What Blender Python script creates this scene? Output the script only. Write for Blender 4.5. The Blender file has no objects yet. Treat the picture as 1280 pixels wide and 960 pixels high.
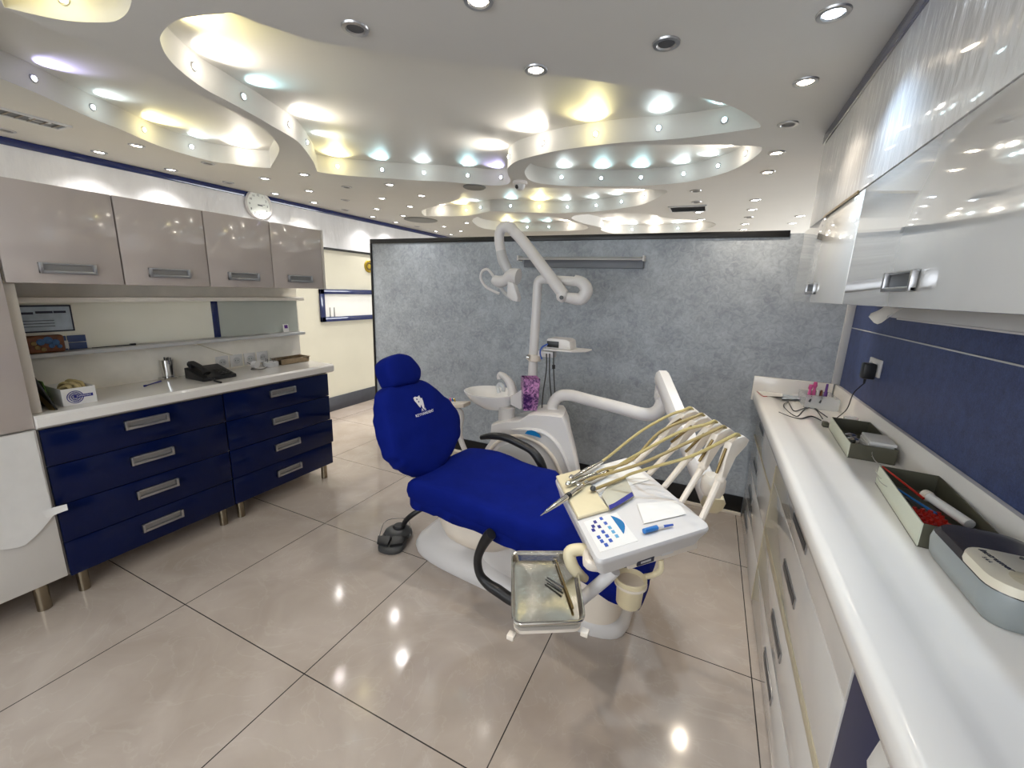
import bpy, bmesh, math, random
from mathutils import Vector, Matrix, noise
random.seed(7)
S = bpy.context.scene
C = S.collection
PI = math.pi
V = Vector

# ------------------------------------------------------------------ camera
EYE = V((0, 0, 1.5))
YAW, PITCH, ROLL, FPX = -0.433198579, -0.221225354, 0.0364126, 524.671
_f = V((math.sin(YAW)*math.cos(PITCH), math.cos(YAW)*math.cos(PITCH), math.sin(PITCH)))
_r = V((math.cos(YAW), -math.sin(YAW), 0)); _u = _r.cross(_f)
RT = _r*math.cos(ROLL) + _u*math.sin(ROLL)
UP = -_r*math.sin(ROLL) + _u*math.cos(ROLL)
cam_d = bpy.data.cameras.new('camera'); cam = bpy.data.objects.new('camera', cam_d); C.objects.link(cam)
cam_d.sensor_width = 36; cam_d.lens = FPX/1280*36; cam_d.clip_start = .02
m = Matrix.Identity(4)
for i in range(3):
    m[i][0], m[i][1], m[i][2], m[i][3] = RT[i], UP[i], -_f[i], EYE[i]
cam.matrix_world = m
S.camera = cam
# ------------------------------------------------------------------ light level, world, view
DOWN_W, COVE_W, FILL_W, FAR_FILL_W = 7.5, 5.5, 9.0, 60.0  # last two drive the added window lamps
S.view_settings.view_transform = 'Standard'; S.view_settings.look = 'None'
S.view_settings.exposure = 0.82; S.view_settings.gamma = 1; S.view_settings.use_curve_mapping = False
w = bpy.data.worlds.new('world'); S.world = w; w.use_nodes = True
w.node_tree.nodes['Background'].inputs[0].default_value = (.9, .95, 1, 1)
w.node_tree.nodes['Background'].inputs[1].default_value = .3
S.cycles.max_bounces = 10; S.cycles.diffuse_bounces = 5; S.cycles.glossy_bounces = 5
S.cycles.sample_clamp_indirect = 4; S.cycles.caustics_reflective = False; S.cycles.caustics_refractive = False
S.cycles.use_denoising = True

# ------------------------------------------------------------------ measuring helpers: where a sight line meets a real plane
def ray(x, y): return RT*((x-640)/FPX) - UP*((y-480)/FPX) + _f
def on(x, y, ax, v):
    d = ray(x, y); return EYE + d*((v-EYE[ax])/d[ax])
def onp(x, y, o, n):
    d = ray(x, y); return EYE + d*((V(o)-EYE).dot(n)/d.dot(n))

# ------------------------------------------------------------------ materials
def lin(c): return tuple(((v/12.92) if v <= .04045 else ((v+.055)/1.055)**2.4) for v in c)
def mat(name, col, rough=.5, metal=0, bump=0, bscale=40, var=0, vscale=6, coat=0, emis=None, estr=0, trans=0, spec=.5, stretch=(1,1,1), ior=1.45, rvar=0):
    M = bpy.data.materials.new(name); M.use_nodes = True
    nt = M.node_tree; b = nt.nodes['Principled BSDF']
    c = tuple(v/255 for v in col) if max(col) > 1 else col
    c = lin(c) + (1,)
    b.inputs['Base Color'].default_value = c
    b.inputs['Roughness'].default_value = rough; b.inputs['Metallic'].default_value = metal
    b.inputs['Specular IOR Level'].default_value = spec; b.inputs['IOR'].default_value = ior
    if coat: b.inputs['Coat Weight'].default_value = coat; b.inputs['Coat Roughness'].default_value = .05
    if trans: b.inputs['Transmission Weight'].default_value = trans
    if emis: b.inputs['Emission Color'].default_value = emis + (1,); b.inputs['Emission Strength'].default_value = estr
    tc = nt.nodes.new('ShaderNodeTexCoord'); mp = nt.nodes.new('ShaderNodeMapping')
    mp.inputs['Scale'].default_value = stretch
    nt.links.new(tc.outputs['Object'], mp.inputs[0])
    if var or not bump:
        n = nt.nodes.new('ShaderNodeTexNoise'); n.inputs['Scale'].default_value = vscale; n.inputs['Detail'].default_value = 4
        nt.links.new(mp.outputs[0], n.inputs['Vector'])
        r = nt.nodes.new('ShaderNodeValToRGB'); v = var or .015
        r.color_ramp.elements[0].position = .3; r.color_ramp.elements[1].position = .7
        r.color_ramp.elements[0].color = tuple(min(1, q*(1-v)) for q in c[:3]) + (1,)
        r.color_ramp.elements[1].color = tuple(min(1, q*(1+v)) for q in c[:3]) + (1,)
        nt.links.new(n.outputs['Fac'], r.inputs[0]); nt.links.new(r.outputs[0], b.inputs['Base Color'])
        if rvar:
            mr = nt.nodes.new('ShaderNodeMapRange'); mr.inputs[3].default_value = max(0, rough-rvar); mr.inputs[4].default_value = rough+rvar
            nt.links.new(n.outputs['Fac'], mr.inputs[0]); nt.links.new(mr.outputs[0], b.inputs['Roughness'])
    if bump:
        n2 = nt.nodes.new('ShaderNodeTexNoise'); n2.inputs['Scale'].default_value = bscale; n2.inputs['Detail'].default_value = 3
        nt.links.new(mp.outputs[0], n2.inputs['Vector'])
        bp = nt.nodes.new('ShaderNodeBump'); bp.inputs['Strength'].default_value = bump; bp.inputs['Distance'].default_value = .01
        nt.links.new(n2.outputs['Fac'], bp.inputs['Height']); nt.links.new(bp.outputs[0], b.inputs['Normal'])
    return M
M = {}
M['ceiling'] = mat('ceiling_paint', (200, 198, 193), .6, var=.02, vscale=2)
M['shiny'] = mat('shiny_wallpaper', (216, 216, 218), .26, bump=.8, bscale=26, var=.05, vscale=9, stretch=(1, 1, .35), coat=.4)
M['navy'] = mat('navy_lacquer', (22, 36, 88), .12, coat=.6)
M['navyd'] = mat('navy_drawer_lacquer', (11, 22, 62), .09, spec=.22, coat=.05, var=.06, vscale=5)
M['beige'] = mat('beige_wall_paint', (206, 202, 184), .5, var=.03, vscale=3)
M['backp'] = mat('cream_back_panel', (240, 234, 222), .35, var=.05, vscale=12, bump=.05, bscale=80)
M['black'] = mat('black_trim', (18, 18, 20), .35)
M['base'] = mat('charcoal_baseboard', (58, 60, 68), .3, var=.1, vscale=20)
M['greige'] = mat('greige_gloss_door', (186, 176, 170), .1, var=.02, vscale=3, coat=.6)
M['white'] = mat('white_gloss', (222, 219, 214), .12, coat=.5, var=.015)
M['carc'] = mat('white_carcass', (205, 198, 188), .4)
M['edge'] = mat('cream_edge_strip', (196, 186, 160), .4)
M['solid'] = mat('white_solid_surface', (232, 228, 222), .18, coat=.3, var=.02, vscale=4)
M['paper'] = mat('white_paper', (228, 226, 222), .7, var=.02, vscale=20)
M['alu'] = mat('brushed_aluminium', (176, 176, 178), .3, metal=1, var=.08, vscale=60, stretch=(1, 1, 8))
M['chrome'] = mat('chrome', (215, 213, 210), .1, metal=1)
M['steel'] = mat('stainless_steel', (214, 211, 204), .07, metal=1, bump=.06, bscale=300, var=.05, vscale=200)
M['legm'] = mat('brass_steel_leg', (150, 138, 118), .25, metal=1)
M['trough'] = mat('satin_trough', (150, 148, 146), .35, metal=.6)
M['darkin'] = mat('dark_recess', (70, 72, 76), .4)
M['plas'] = mat('white_plastic', (214, 211, 209), .28, var=.015)
M['plas2'] = mat('warm_white_plastic', (226, 216, 202), .3, var=.02)
M['greyp'] = mat('light_grey_plastic', (190, 190, 190), .35)
M['cream'] = mat('aged_cream_plastic', (218, 205, 170), .35, var=.05, vscale=12)
M['fabric'] = mat('blue_cover_fabric', (9, 25, 108), .9, bump=.25, bscale=25, var=.08, vscale=8, spec=.1)
M['rubber'] = mat('black_rubber', (28, 28, 30), .4)
M['dgrey'] = mat('dark_grey_plastic', (66, 66, 66), .35)
M['hose'] = mat('khaki_hose', (156, 138, 92), .4, var=.04)
M['hosev'] = mat('yellowed_hose', (178, 162, 108), .4)
M['olive'] = mat('olive_grey_card', (82, 80, 66), .5)
M['litcard'] = mat('lit_cream_card', (205, 208, 190), .5)
M['red'] = mat('red_plastic', (170, 36, 24), .35)
M['pink'] = mat('pink_plastic', (212, 88, 150), .35)
M['purple'] = mat('purple_plastic', (96, 50, 132), .35)
M['bluep'] = mat('blue_plastic', (40, 110, 180), .3)
M['teal'] = mat('blue_badge', (24, 110, 168), .25)
M['print'] = mat('dark_print', (40, 42, 60), .5)
M['printb'] = mat('blue_print', (52, 84, 170), .5)
M['printt'] = mat('light_blue_print', (96, 160, 200), .5)
M['printn'] = mat('navy_print', (40, 44, 130), .5)
M['wprint'] = mat('white_print', (225, 226, 232), .6)
M['wood'] = mat('carved_brown_wood', (104, 58, 30), .4, var=.4, vscale=40)
M['woodblue'] = mat('blue_motif', (62, 98, 140), .4, var=.3, vscale=60)
M['gold'] = mat('gold_plaque', (190, 164, 60), .3, metal=.6)
M['brass'] = mat('brass_and_gap', (128, 108, 70), .35, metal=.8)
M['trayb'] = mat('tarnished_tray_metal', (150, 132, 108), .3, metal=.9, var=.2, vscale=40)
M['tan'] = mat('tan_latex', (196, 178, 128), .6, var=.1, vscale=60)
M['clear'] = mat('clear_acrylic', (235, 238, 240), .08, spec=.5)
M['clear'].node_tree.nodes['Principled BSDF'].inputs['Alpha'].default_value = .3
M['reflg'] = mat('painted_grey_reflection', (186, 190, 180), .06, coat=.6, var=.02)  # partition's reflection in the mirror, painted as a grey tint
M['reflc'] = mat('painted_cream_reflection', (242, 239, 222), .06, coat=.8, var=.03, vscale=3)  # mirror reflection painted as flat cream
M['skyp'] = mat('printed_notice', (176, 188, 198), .25, var=.2, vscale=14)
M['reflb'] = mat('painted_blue_reflection', (70, 86, 128), .25, var=.05)  # blue seen reflected in the mirror, painted as tiles
M['vent'] = mat('brown_vent_slats', (120, 108, 92), .5)
M['speck'] = mat('grey_speaker', (110, 110, 108), .5)
M['hood'] = mat('steel_grey_hood', (112, 116, 124), .4)
def emis(name, col, s): return mat(name, (255, 255, 255), .4, emis=col, estr=s)
WARM, COOL, WHT, CYAN, YEL, VIO = (1, .80, .56), (.72, .86, 1), (1, .93, .82), (.55, .92, 1), (1, .88, .42), (.55, .52, 1)
M['e_warm'] = emis('warm_lamp_glow', (1, .86, .66), 22); M['e_cool'] = emis('cool_lamp_glow', (.75, .88, 1), 22)
M['e_cyan'] = emis('cyan_lamp_glow', (.7, .95, 1), 14); M['e_yel'] = emis('yellow_lamp_glow', (1, .9, .5), 14)
M['e_wht'] = emis('white_lamp_glow', (1, .96, .88), 16); M['e_vio'] = emis('violet_lamp_glow', (.75, .75, 1), 14)

def tile_floor():
    T = bpy.data.materials.new('polished_floor_tile'); T.use_nodes = True; nt = T.node_tree; b = nt.nodes['Principled BSDF']
    geo = nt.nodes.new('ShaderNodeNewGeometry')
    mp = nt.nodes.new('ShaderNodeMapping'); mp.inputs['Location'].default_value = (.47+8, -.902+8, 0)
    nt.links.new(geo.outputs['Position'], mp.inputs[0])
    br = nt.nodes.new('ShaderNodeTexBrick'); br.offset = 0; br.squash = 1
    br.inputs['Scale'].default_value = 1; br.inputs['Brick Width'].default_value = .8; br.inputs['Row Height'].default_value = .8
    br.inputs['Mortar Size'].default_value = .0022; br.inputs['Mortar Smooth'].default_value = 0
    nt.links.new(mp.outputs[0], br.inputs['Vector'])
    n = nt.nodes.new('ShaderNodeTexNoise'); n.inputs['Scale'].default_value = 3.2; n.inputs['Detail'].default_value = 8; n.inputs['Distortion'].default_value = .8
    nt.links.new(geo.outputs['Position'], n.inputs['Vector'])
    r = nt.nodes.new('ShaderNodeValToRGB'); r.color_ramp.elements[0].position = .3; r.color_ramp.elements[1].position = .72
    r.color_ramp.elements[0].color = lin((.65, .60, .555)) + (1,); r.color_ramp.elements[1].color = lin((.725, .68, .64)) + (1,)
    nt.links.new(n.outputs['Fac'], r.inputs[0])
    wv = nt.nodes.new('ShaderNodeTexNoise'); wv.inputs['Scale'].default_value = 2; wv.inputs['Detail'].default_value = 10; wv.inputs['Distortion'].default_value = 3
    nt.links.new(geo.outputs['Position'], wv.inputs['Vector'])
    r2 = nt.nodes.new('ShaderNodeValToRGB'); e = r2.color_ramp.elements
    e[0].position = .485; e[0].color = (0, 0, 0, 1); e[1].position = .5; e[1].color = (.13, .13, .13, 1)
    x = e.new(.515); x.color = (0, 0, 0, 1)
    nt.links.new(wv.outputs['Fac'], r2.inputs[0])
    mx = nt.nodes.new('ShaderNodeMixRGB'); mx.inputs[2].default_value = lin((.82, .79, .75)) + (1,)
    nt.links.new(r2.outputs[0], mx.inputs[0]); nt.links.new(r.outputs[0], mx.inputs[1])
    m2 = nt.nodes.new('ShaderNodeMixRGB'); m2.inputs[2].default_value = (.035, .03, .028, 1)
    nt.links.new(br.outputs['Fac'], m2.inputs[0]); nt.links.new(mx.outputs[0], m2.inputs[1])
    nt.links.new(m2.outputs[0], b.inputs['Base Color'])
    b.inputs['Roughness'].default_value = .1
    return T
M['floor'] = tile_floor()

def wallpaper(name, c0, c1, scale, rough=.55, bump=.2):
    T = bpy.data.materials.new(name); T.use_nodes = True; nt = T.node_tree; b = nt.nodes['Principled BSDF']
    geo = nt.nodes.new('ShaderNodeNewGeometry')
    n = nt.nodes.new('ShaderNodeTexNoise'); n.inputs['Scale'].default_value = scale; n.inputs['Detail'].default_value = 6; n.inputs['Roughness'].default_value = .7; n.inputs['Distortion'].default_value = 1.2
    n2 = nt.nodes.new('ShaderNodeTexNoise'); n2.inputs['Scale'].default_value = scale*.22; n2.inputs['Detail'].default_value = 3
    nt.links.new(geo.outputs['Position'], n.inputs['Vector']); nt.links.new(geo.outputs['Position'], n2.inputs['Vector'])
    a = nt.nodes.new('ShaderNodeMixRGB'); a.inputs[0].default_value = .35
    nt.links.new(n.outputs['Fac'], a.inputs[1]); nt.links.new(n2.outputs['Fac'], a.inputs[2])
    r = nt.nodes.new('ShaderNodeValToRGB'); r.color_ramp.elements[0].position = .36 if 'floral' not in name else .46; r.color_ramp.elements[1].position = .64 if 'floral' not in name else .62
    r.color_ramp.elements[0].color = lin(c0) + (1,); r.color_ramp.elements[1].color = lin(c1) + (1,)
    nt.links.new(a.outputs[0], r.inputs[0]); nt.links.new(r.outputs[0], b.inputs['Base Color'])
    b.inputs['Roughness'].default_value = rough
    bp = nt.nodes.new('ShaderNodeBump'); bp.inputs['Strength'].default_value = bump; bp.inputs['Distance'].default_value = .005
    nt.links.new(n.outputs['Fac'], bp.inputs['Height']); nt.links.new(bp.outputs[0], b.inputs['Normal'])
    return T
M['paper_grey'] = wallpaper('grey_blue_mottled_wallpaper', (.53, .555, .59), (.69, .72, .75), 26)
M['paper_blue'] = wallpaper('blue_textured_wallpaper', (.15, .20, .36), (.25, .31, .50), 90, .45, .35)
M['floral'] = wallpaper('purple_floral_print', (.20, .05, .30), (.86, .62, .82), 32, .3, 0)

# ------------------------------------------------------------------ mesh helpers
def cr(pts, n=8, closed=False):
    pts = [V(p) for p in pts]; out = []; N = len(pts)
    if N == 2: return [pts[0].lerp(pts[1], i/n) for i in range(n+1)]
    for i in range(N if closed else N-1):
        if closed: p0, p1, p2, p3 = pts[i-1], pts[i], pts[(i+1) % N], pts[(i+2) % N]
        else: p0, p1, p2, p3 = pts[max(i-1, 0)], pts[i], pts[i+1], pts[min(i+2, N-1)]
        for k in range(n):
            t = k/n
            out.append(.5*((2*p1)+(p2-p0)*t+(2*p0-5*p1+4*p2-p3)*t*t+(3*p1-p0-3*p2+p3)*t**3))
    if not closed: out.append(pts[-1])
    return out
X, Y, Z = V((1, 0, 0)), V((0, 1, 0)), V((0, 0, 1))
class B:
    """collects shapes in world coordinates and links them as ONE mesh object"""
    def __init__(s): s.bm = bmesh.new()
    def box(s, x0, x1, y0, y1, z0, z1, bev=0, seg=2):
        return s.obox((x0, y0, z0), X*(x1-x0), Y*(y1-y0), Z*(z1-z0), bev, seg)
    def obox(s, o, a, b, c, bev=0, seg=2):
        o = V(o); bm = s.bm
        v = [bm.verts.new(o+a*i+b*j+c*k) for i in (0, 1) for j in (0, 1) for k in (0, 1)]
        F = [bm.faces.new([v[i] for i in q]) for q in ((0, 1, 3, 2), (4, 6, 7, 5), (0, 4, 5, 1), (2, 3, 7, 6), (0, 2, 6, 4), (1, 5, 7, 3))]
        if bev:
            es = set(e for f in F for e in f.edges)
            bmesh.ops.bevel(bm, geom=list(es), offset=bev, segments=seg, affect='EDGES', profile=.5)
        return s
    def rings(s, rings, caps=True, closed=True):
        bm = s.bm; R = []
        for r in rings: R.append([bm.verts.new(p) for p in r])
        n = len(R[0])
        for a, b in zip(R[:-1], R[1:]):
            for i in range(n if closed else n-1):
                j = (i+1) % n
                try: bm.faces.new((a[i], a[j], b[j], b[i]))
                except ValueError: pass
        if caps:
            for r in (R[0], R[-1]):
                try: bm.faces.new(r)
                except ValueError: pass
        return s
    def tube(s, pts, r, n=10, smooth=6, flat=1.0, caps=True):
        P = cr(pts, smooth) if smooth and len(pts) > 2 else [V(p) for p in pts]
        rr = r if isinstance(r, (list, tuple)) else [r]
        def rad(i):
            t = i/(len(P)-1)*(len(rr)-1); k = min(int(t), len(rr)-2) if len(rr) > 1 else 0
            return rr[0] if len(rr) == 1 else rr[k]+(rr[k+1]-rr[k])*(t-k)
        T = (P[1]-P[0]).normalized(); ref = Z if abs(T.z) < .9 else X
        U = T.cross(ref).normalized(); rings = []
        for i, p in enumerate(P):
            t = (P[min(i+1, len(P)-1)]-P[max(i-1, 0)]).normalized()
            U = (U-t*U.dot(t)).normalized(); W = t.cross(U)
            q = rad(i)
            rings.append([p+U*math.cos(a)*q+W*math.sin(a)*q*flat for a in (2*PI*k/n for k in range(n))])
        return s.rings(rings, caps)
    def cyl(s, p0, p1, r0, r1=None, n=20):
        return s.tube([p0, p1], [r0, r0 if r1 is None else r1], n, 0)
    def lathe(s, prof, o, ax=Z, n=28, ex=1.0, shift=None):
        o = V(o); ax = V(ax).normalized(); u = ax.cross(X if abs(ax.x) < .8 else Y).normalized(); w_ = ax.cross(u)
        rings = []
        for k, (r, h) in enumerate(prof):
            sh = V((0, 0, 0)) if not shift else V(shift)*h
            rings.append([o+sh+ax*h+u*math.cos(a)*max(r, 1e-4)+w_*math.sin(a)*max(r, 1e-4)*ex for a in (2*PI*i/n for i in range(n))])
        return s.rings(rings)
    def prism(s, poly, d, bev=0, seg=2):
        bm = s.bm; d = V(d); a = [bm.verts.new(V(p)) for p in poly]; b = [bm.verts.new(V(p)+d) for p in poly]
        F = [bm.faces.new(a), bm.faces.new(b[::-1])]; n = len(a)
        es = [e for f in F for e in f.edges]
        for i in range(n): bm.faces.new((a[i], b[i], b[(i+1) % n], a[(i+1) % n]))
        if bev: bmesh.ops.bevel(bm, geom=es, offset=bev, segments=seg, affect='EDGES', profile=.5)
        return s
    def cushion(s, pts, nrm, thick, crown=.02, cen=None, zf=None, wr=0, round_=1.0):
        """soft pad: pts outline (its mid level), nrm up direction"""
        P = [V(p) for p in pts]; n = V(nrm).normalized(); c = V(cen) if cen else sum(P, V())/len(P)
        sc = [(.25, 0), (.6, 0), (.88, .0), (1-.045*round_, .06), (1-.01*round_, .2), (1, .42), (1-.008*round_, .66), (1-.035*round_, .86), (1-.1*round_, .97), (.75, 1.0), (.5, 1.0), (.25, 1.0), (.08, 1.0)]
        rings = []
        for k, (q, h) in enumerate(sc):
            ring = []
            for p in P:
                x = c+(p-c)*q
                d = h*thick+(crown*(1-q*q) if h > .9 else 0)
                y = x+n*(d-thick*.42)
                if zf: y = y+n*zf(x)
                if wr: y = y+n*wr*noise.noise(V((x.x*9, x.y*9, x.z*9+h*2)))*(1 if h > .05 else 0) + (p-c).normalized()*wr*.9*noise.noise(V((x.x*22, x.y*22, x.z*22)))*(1 if .05 < h < .9 else 0)
                ring.append(y)
            rings.append(ring)
        return s.rings(rings)
    def ball(s, c, r, n=14, sc=(1, 1, 1)):
        c = V(c); rings = []
        for i in range(1, n//2+2):
            t = PI*(i-.5)/(n//2+1)
            rings.append([c+V((math.sin(t)*math.cos(a)*r*sc[0], math.sin(t)*math.sin(a)*r*sc[1], math.cos(t)*r*sc[2])) for a in (2*PI*k/n for k in range(n))])
        return s.rings(rings)
    def sheet(s, f, nu, nv, th=.0006):
        g = [[s.bm.verts.new(V(f(i/nu, j/nv))) for j in range(nv+1)] for i in range(nu+1)]
        F = []
        for i in range(nu):
            for j in range(nv): F.append(s.bm.faces.new((g[i][j], g[i+1][j], g[i+1][j+1], g[i][j+1])))
        bmesh.ops.solidify(s.bm, geom=F, thickness=th)
        return s
    def text(s, txt, size, o, u, v, ext=.0004, align='CENTER', shear=0):
        cu = bpy.data.curves.new('t', 'FONT'); cu.body = txt; cu.size = size; cu.extrude = ext; cu.align_x = align; cu.align_y = 'CENTER'; cu.shear = shear
        cu.resolution_u = 3
        ob = bpy.data.objects.new('t', cu); C.objects.link(ob)
        dg = bpy.context.evaluated_depsgraph_get(); me = bpy.data.meshes.new_from_object(ob.evaluated_get(dg))
        u = V(u).normalized(); v = V(v).normalized(); n = u.cross(v)
        mm = Matrix.Identity(4)
        for i in range(3): mm[i][0], mm[i][1], mm[i][2], mm[i][3] = u[i], v[i], n[i], o[i]
        me.transform(mm); s.bm.from_mesh(me)
        bpy.data.objects.remove(ob); bpy.data.curves.remove(cu); bpy.data.meshes.remove(me)
        return s
    def build(s, name, mt, parent=None, smooth=None, origin=None):
        bm = s.bm
        bmesh.ops.remove_doubles(bm, verts=bm.verts, dist=1e-6)
        bmesh.ops.recalc_face_normals(bm, faces=bm.faces)
        me = bpy.data.meshes.new(name)
        o = bpy.data.objects.new(name, me); C.objects.link(o)
        base = V((0, 0, 0))
        if parent is not None:
            p = parent
            while p is not None: base = base+p.location; p = p.parent
        if origin is None:
            if parent is None and len(bm.verts):
                xs = [v_.co for v_ in bm.verts]
                origin = V(((min(q.x for q in xs)+max(q.x for q in xs))/2, (min(q.y for q in xs)+max(q.y for q in xs))/2, min(q.z for q in xs)))
            else: origin = base
        origin = V(origin)
        for v_ in bm.verts: v_.co -= origin
        o.location = origin-base
        bm.to_mesh(me); bm.free()
        me.materials.append(mt if not isinstance(mt, str) else M[mt])
        if parent is not None: o.parent = parent
        ang = math.radians(35 if smooth is None else smooth)
        me.polygons.foreach_set('use_smooth', [True]*len(me.polygons))
        try: me.set_sharp_from_angle(angle=ang)
        except Exception: pass
        return o
def thing(name, loc, label, cat, group=None):
    o = bpy.data.objects.new(name, None); C.objects.link(o); o.location = loc; o.empty_display_size = .05
    return tag(o, label, cat, group)
def tag(o, label, cat, group=None):
    o['label'] = label; o['category'] = cat
    if group: o['group'] = group
    return o
def struct(o): o['kind'] = 'structure'; return o
def lab(o, l): o['label'] = l; return o

# ================================================================== SETTING
ZC, ZR = 2.285, 2.40
XL, XR, YP, YB, YF = -3.98, .765, 3.165, -1.6, 9.0
struct(B().box(XL-.2, 2.5, YB-.1, YF+.1, -.1, 0).build('floor', 'floor'))
struct(B().box(XL-.1, XL, YB, YF, 0, ZR+.1).build('wall_left', 'beige'))
struct(B().box(XR, XR+.1, YB, YP+.03, 0, ZR+.1).build('wall_right', 'paper_blue'))
struct(B().box(2.4, 2.5, YP+.06, YF, 0, ZR+.1).build('wall_right_far', 'beige'))
struct(B().box(XL, 2.5, YF, YF+.1, 0, ZR+.1).build('wall_back', 'beige'))
struct(B().box(XL, XR+.1, YB-.1, YB, 0, ZR+.1).build('wall_front', 'beige'))
# shiny band, coloured strips and skirting of the left wall
struct(B().box(XL, XL+.012, YB, YF, 1.885, ZC-.046).build('trim_1', 'shiny'))
struct(B().box(XL, XL+.02, YB, YF, ZC-.046, ZC-.001, .003).build('trim_2', 'navy'))
struct(B().box(XL, XL+.018, YB, YF, 1.86, 1.885, .003).build('trim_3', 'black'))
struct(B().box(XL, XL+.018, YB, YF, 0, .17, .004).build('baseboard_left', 'base'))
# soffit over the right hand wall units
XS = .39
struct(B().box(XS, XR, YB, 2.66, 1.857, ZC-.048, .002).build('wall_right_soffit', 'shiny'))
struct(B().box(XS-.008, XR, YB, 2.66, ZC-.048, ZC-.001, .003).build('trim_4', 'navy'))

# daylight: added soft fill, an unseen wide window behind the photographer
t = bpy.data.objects.new('fill_window_1', None); C.objects.link(t); t.location = (-1.6, YB, 1.0); struct(t)
f = B()
for a in ((-3.6, -3.54, .9, 2.1), (.34, .4, .9, 2.1), (-1.63, -1.57, .9, 2.1)): f.box(a[0], a[1], YB+.001, YB+.05, a[2], a[3], .003)
for a in ((.9, .96), (2.04, 2.1)): f.box(-3.54, .34, YB+.001, YB+.048, a[0], a[1], .003)
f.build('fill_window_frame', 'plas', t)
B().box(-3.54, .34, YB+.002, YB+.008, .96, 2.04).build('fill_window_pane', mat('glowing_fill_pane', (255, 255, 255), .4, emis=(.86, .93, 1), estr=2.0), t)
t = bpy.data.objects.new('fill_window_2', None); C.objects.link(t); t.location = (2.4, 6.6, .9); struct(t)  # unseen window added beyond the partition to brighten the far ceiling
f = B()
for a in ((4.4, 4.46), (6.57, 6.63), (8.74, 8.8)): f.box(2.35, 2.399, a[0], a[1], .9, 2.1, .003)
for a in ((.9, .96), (2.04, 2.1)): f.box(2.352, 2.399, 4.46, 8.74, a[0], a[1], .003)
f.build('fill_window_frame', 'plas', t)
B().box(2.392, 2.398, 4.46, 8.74, .96, 2.04).build('fill_window_pane', mat('glowing_far_fill_pane', (255, 255, 255), .4, emis=(.9, .95, 1), estr=2.0), t)
L = bpy.data.lights.new('fill_light_far', 'AREA'); L.shape = 'RECTANGLE'; L.size = 1.05; L.size_y = 4.2; L.energy = FAR_FILL_W; L.color = (.95, .98, 1)  # added fill lamp for the far ceiling
o = bpy.data.objects.new('fill_light_far', L); C.objects.link(o); o.location = (2.34, 6.6, 1.5); o.rotation_euler = (0, math.radians(90), 0)
L = bpy.data.lights.new('fill_light', 'AREA'); L.shape = 'RECTANGLE'; L.size = 3.8; L.size_y = 1.05; L.energy = FILL_W; L.color = (.92, .95, 1)  # added soft fill lamp behind the camera
o = bpy.data.objects.new('fill_light', L); C.objects.link(o); o.location = (-1.6, YB+.03, 1.5); o.rotation_euler = (math.radians(90), 0, 0)

# ---- ceiling: a low plate with free-form openings over a higher plate
def zc(pts, n=4): return cr([on(x, y, 2, ZC) for x, y in pts], n, True)
OPEN_B = zc([(0, 8.6), (54.7, 32), (101.6, 52.3), (156, 76.6), (200, 96.9), (226.9, 107.8), (273.8, 130.3), (307.5, 148), (327.5, 160), (340, 171), (347.5, 181), (349, 187.5), (346, 196), (339, 207.5), (336, 210), (310, 208), (291, 205), (260, 200.5), (201.6, 183.5), (151, 162), (115.6, 148.4), (47, 117), (0, 97.7), (-60, 72), (-130, 40), (-120, -20), (-60, -14)])
OPEN_C = zc([(292.5, 16.5), (276, 17.2), (255, 18.8), (226.9, 23.4), (210, 32.8), (201.6, 43), (200.6, 52.5), (208, 69.4), (225, 88), (255, 110.6), (285, 126.6), (320.6, 146), (340, 157.5), (366, 172.5), (377.5, 182.5), (388.7, 197.5), (393.5, 206), (395.5, 212), (400.6, 215.5), (436, 219.7), (492.5, 223.5), (530, 226), (554, 226.8), (571, 228.4), (602.5, 230.8), (621, 232), (633.7, 230.6), (638.5, 226), (635.3, 219), (634.5, 211), (640, 205), (648, 200.5), (665, 195.6), (696, 188.6), (740, 182.3), (780, 178), (820, 175.3), (855, 172.6), (911, 165.3), (940, 161), (951, 158.6), (948, 153), (945, 150.6), (930, 140.3), (911, 131.9), (885, 124.4), (855, 117.8), (817.5, 112), (780, 107), (736, 100), (635, 86.7), (517.6, 70.5), (400, 52.7), (358, 40.3), (320.6, 28)])
OPEN_D = zc([(656, 217), (658, 210), (665, 203), (678, 196.5), (700, 190), (732, 185), (780, 182), (836, 180.7), (892.5, 181), (926, 182), (948, 183), (952.5, 185.5), (948.7, 191.9), (933.7, 203), (911, 214.4), (885, 222), (855, 228), (807.5, 232), (770, 233), (732.5, 233), (704, 232), (676, 229.4), (662, 225)])
OPEN_E = zc([(577.5, 241.5), (594.7, 238), (618, 236), (665, 234.8), (740, 235), (807.5, 236.7), (830, 237.4), (834, 239), (832, 241.6), (818.7, 249), (803.7, 255.3), (788.7, 258.4), (751, 264), (713.7, 266), (696, 266.5), (676, 266), (649.4, 265.2), (618, 264), (605.6, 265.6), (587, 269.2), (563.4, 270.3), (535.6, 270.3), (530, 269), (527, 264.7), (530, 262), (543, 258), (563.7, 252.5), (575, 247.8)])
OPEN_F = zc([(591.5, 273.5), (599.4, 270), (615, 267.3), (633.7, 266.8), (665, 268.5), (696, 272.2), (719.7, 278.2), (736, 284), (724.4, 287.8), (688.4, 289), (649, 289.2), (607, 286), (592, 279)])
OPEN_G = zc([(714.5, 271.5), (726, 268.3), (768.7, 266.6), (810, 267.6), (830.6, 272), (851, 274.3), (873.6, 276), (890.8, 278.4), (894.2, 281.6), (880.5, 286.8), (863.3, 290.5), (820, 292), (770, 292), (752, 288), (751, 284.4), (733, 280.2), (719, 275.6)])
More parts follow.
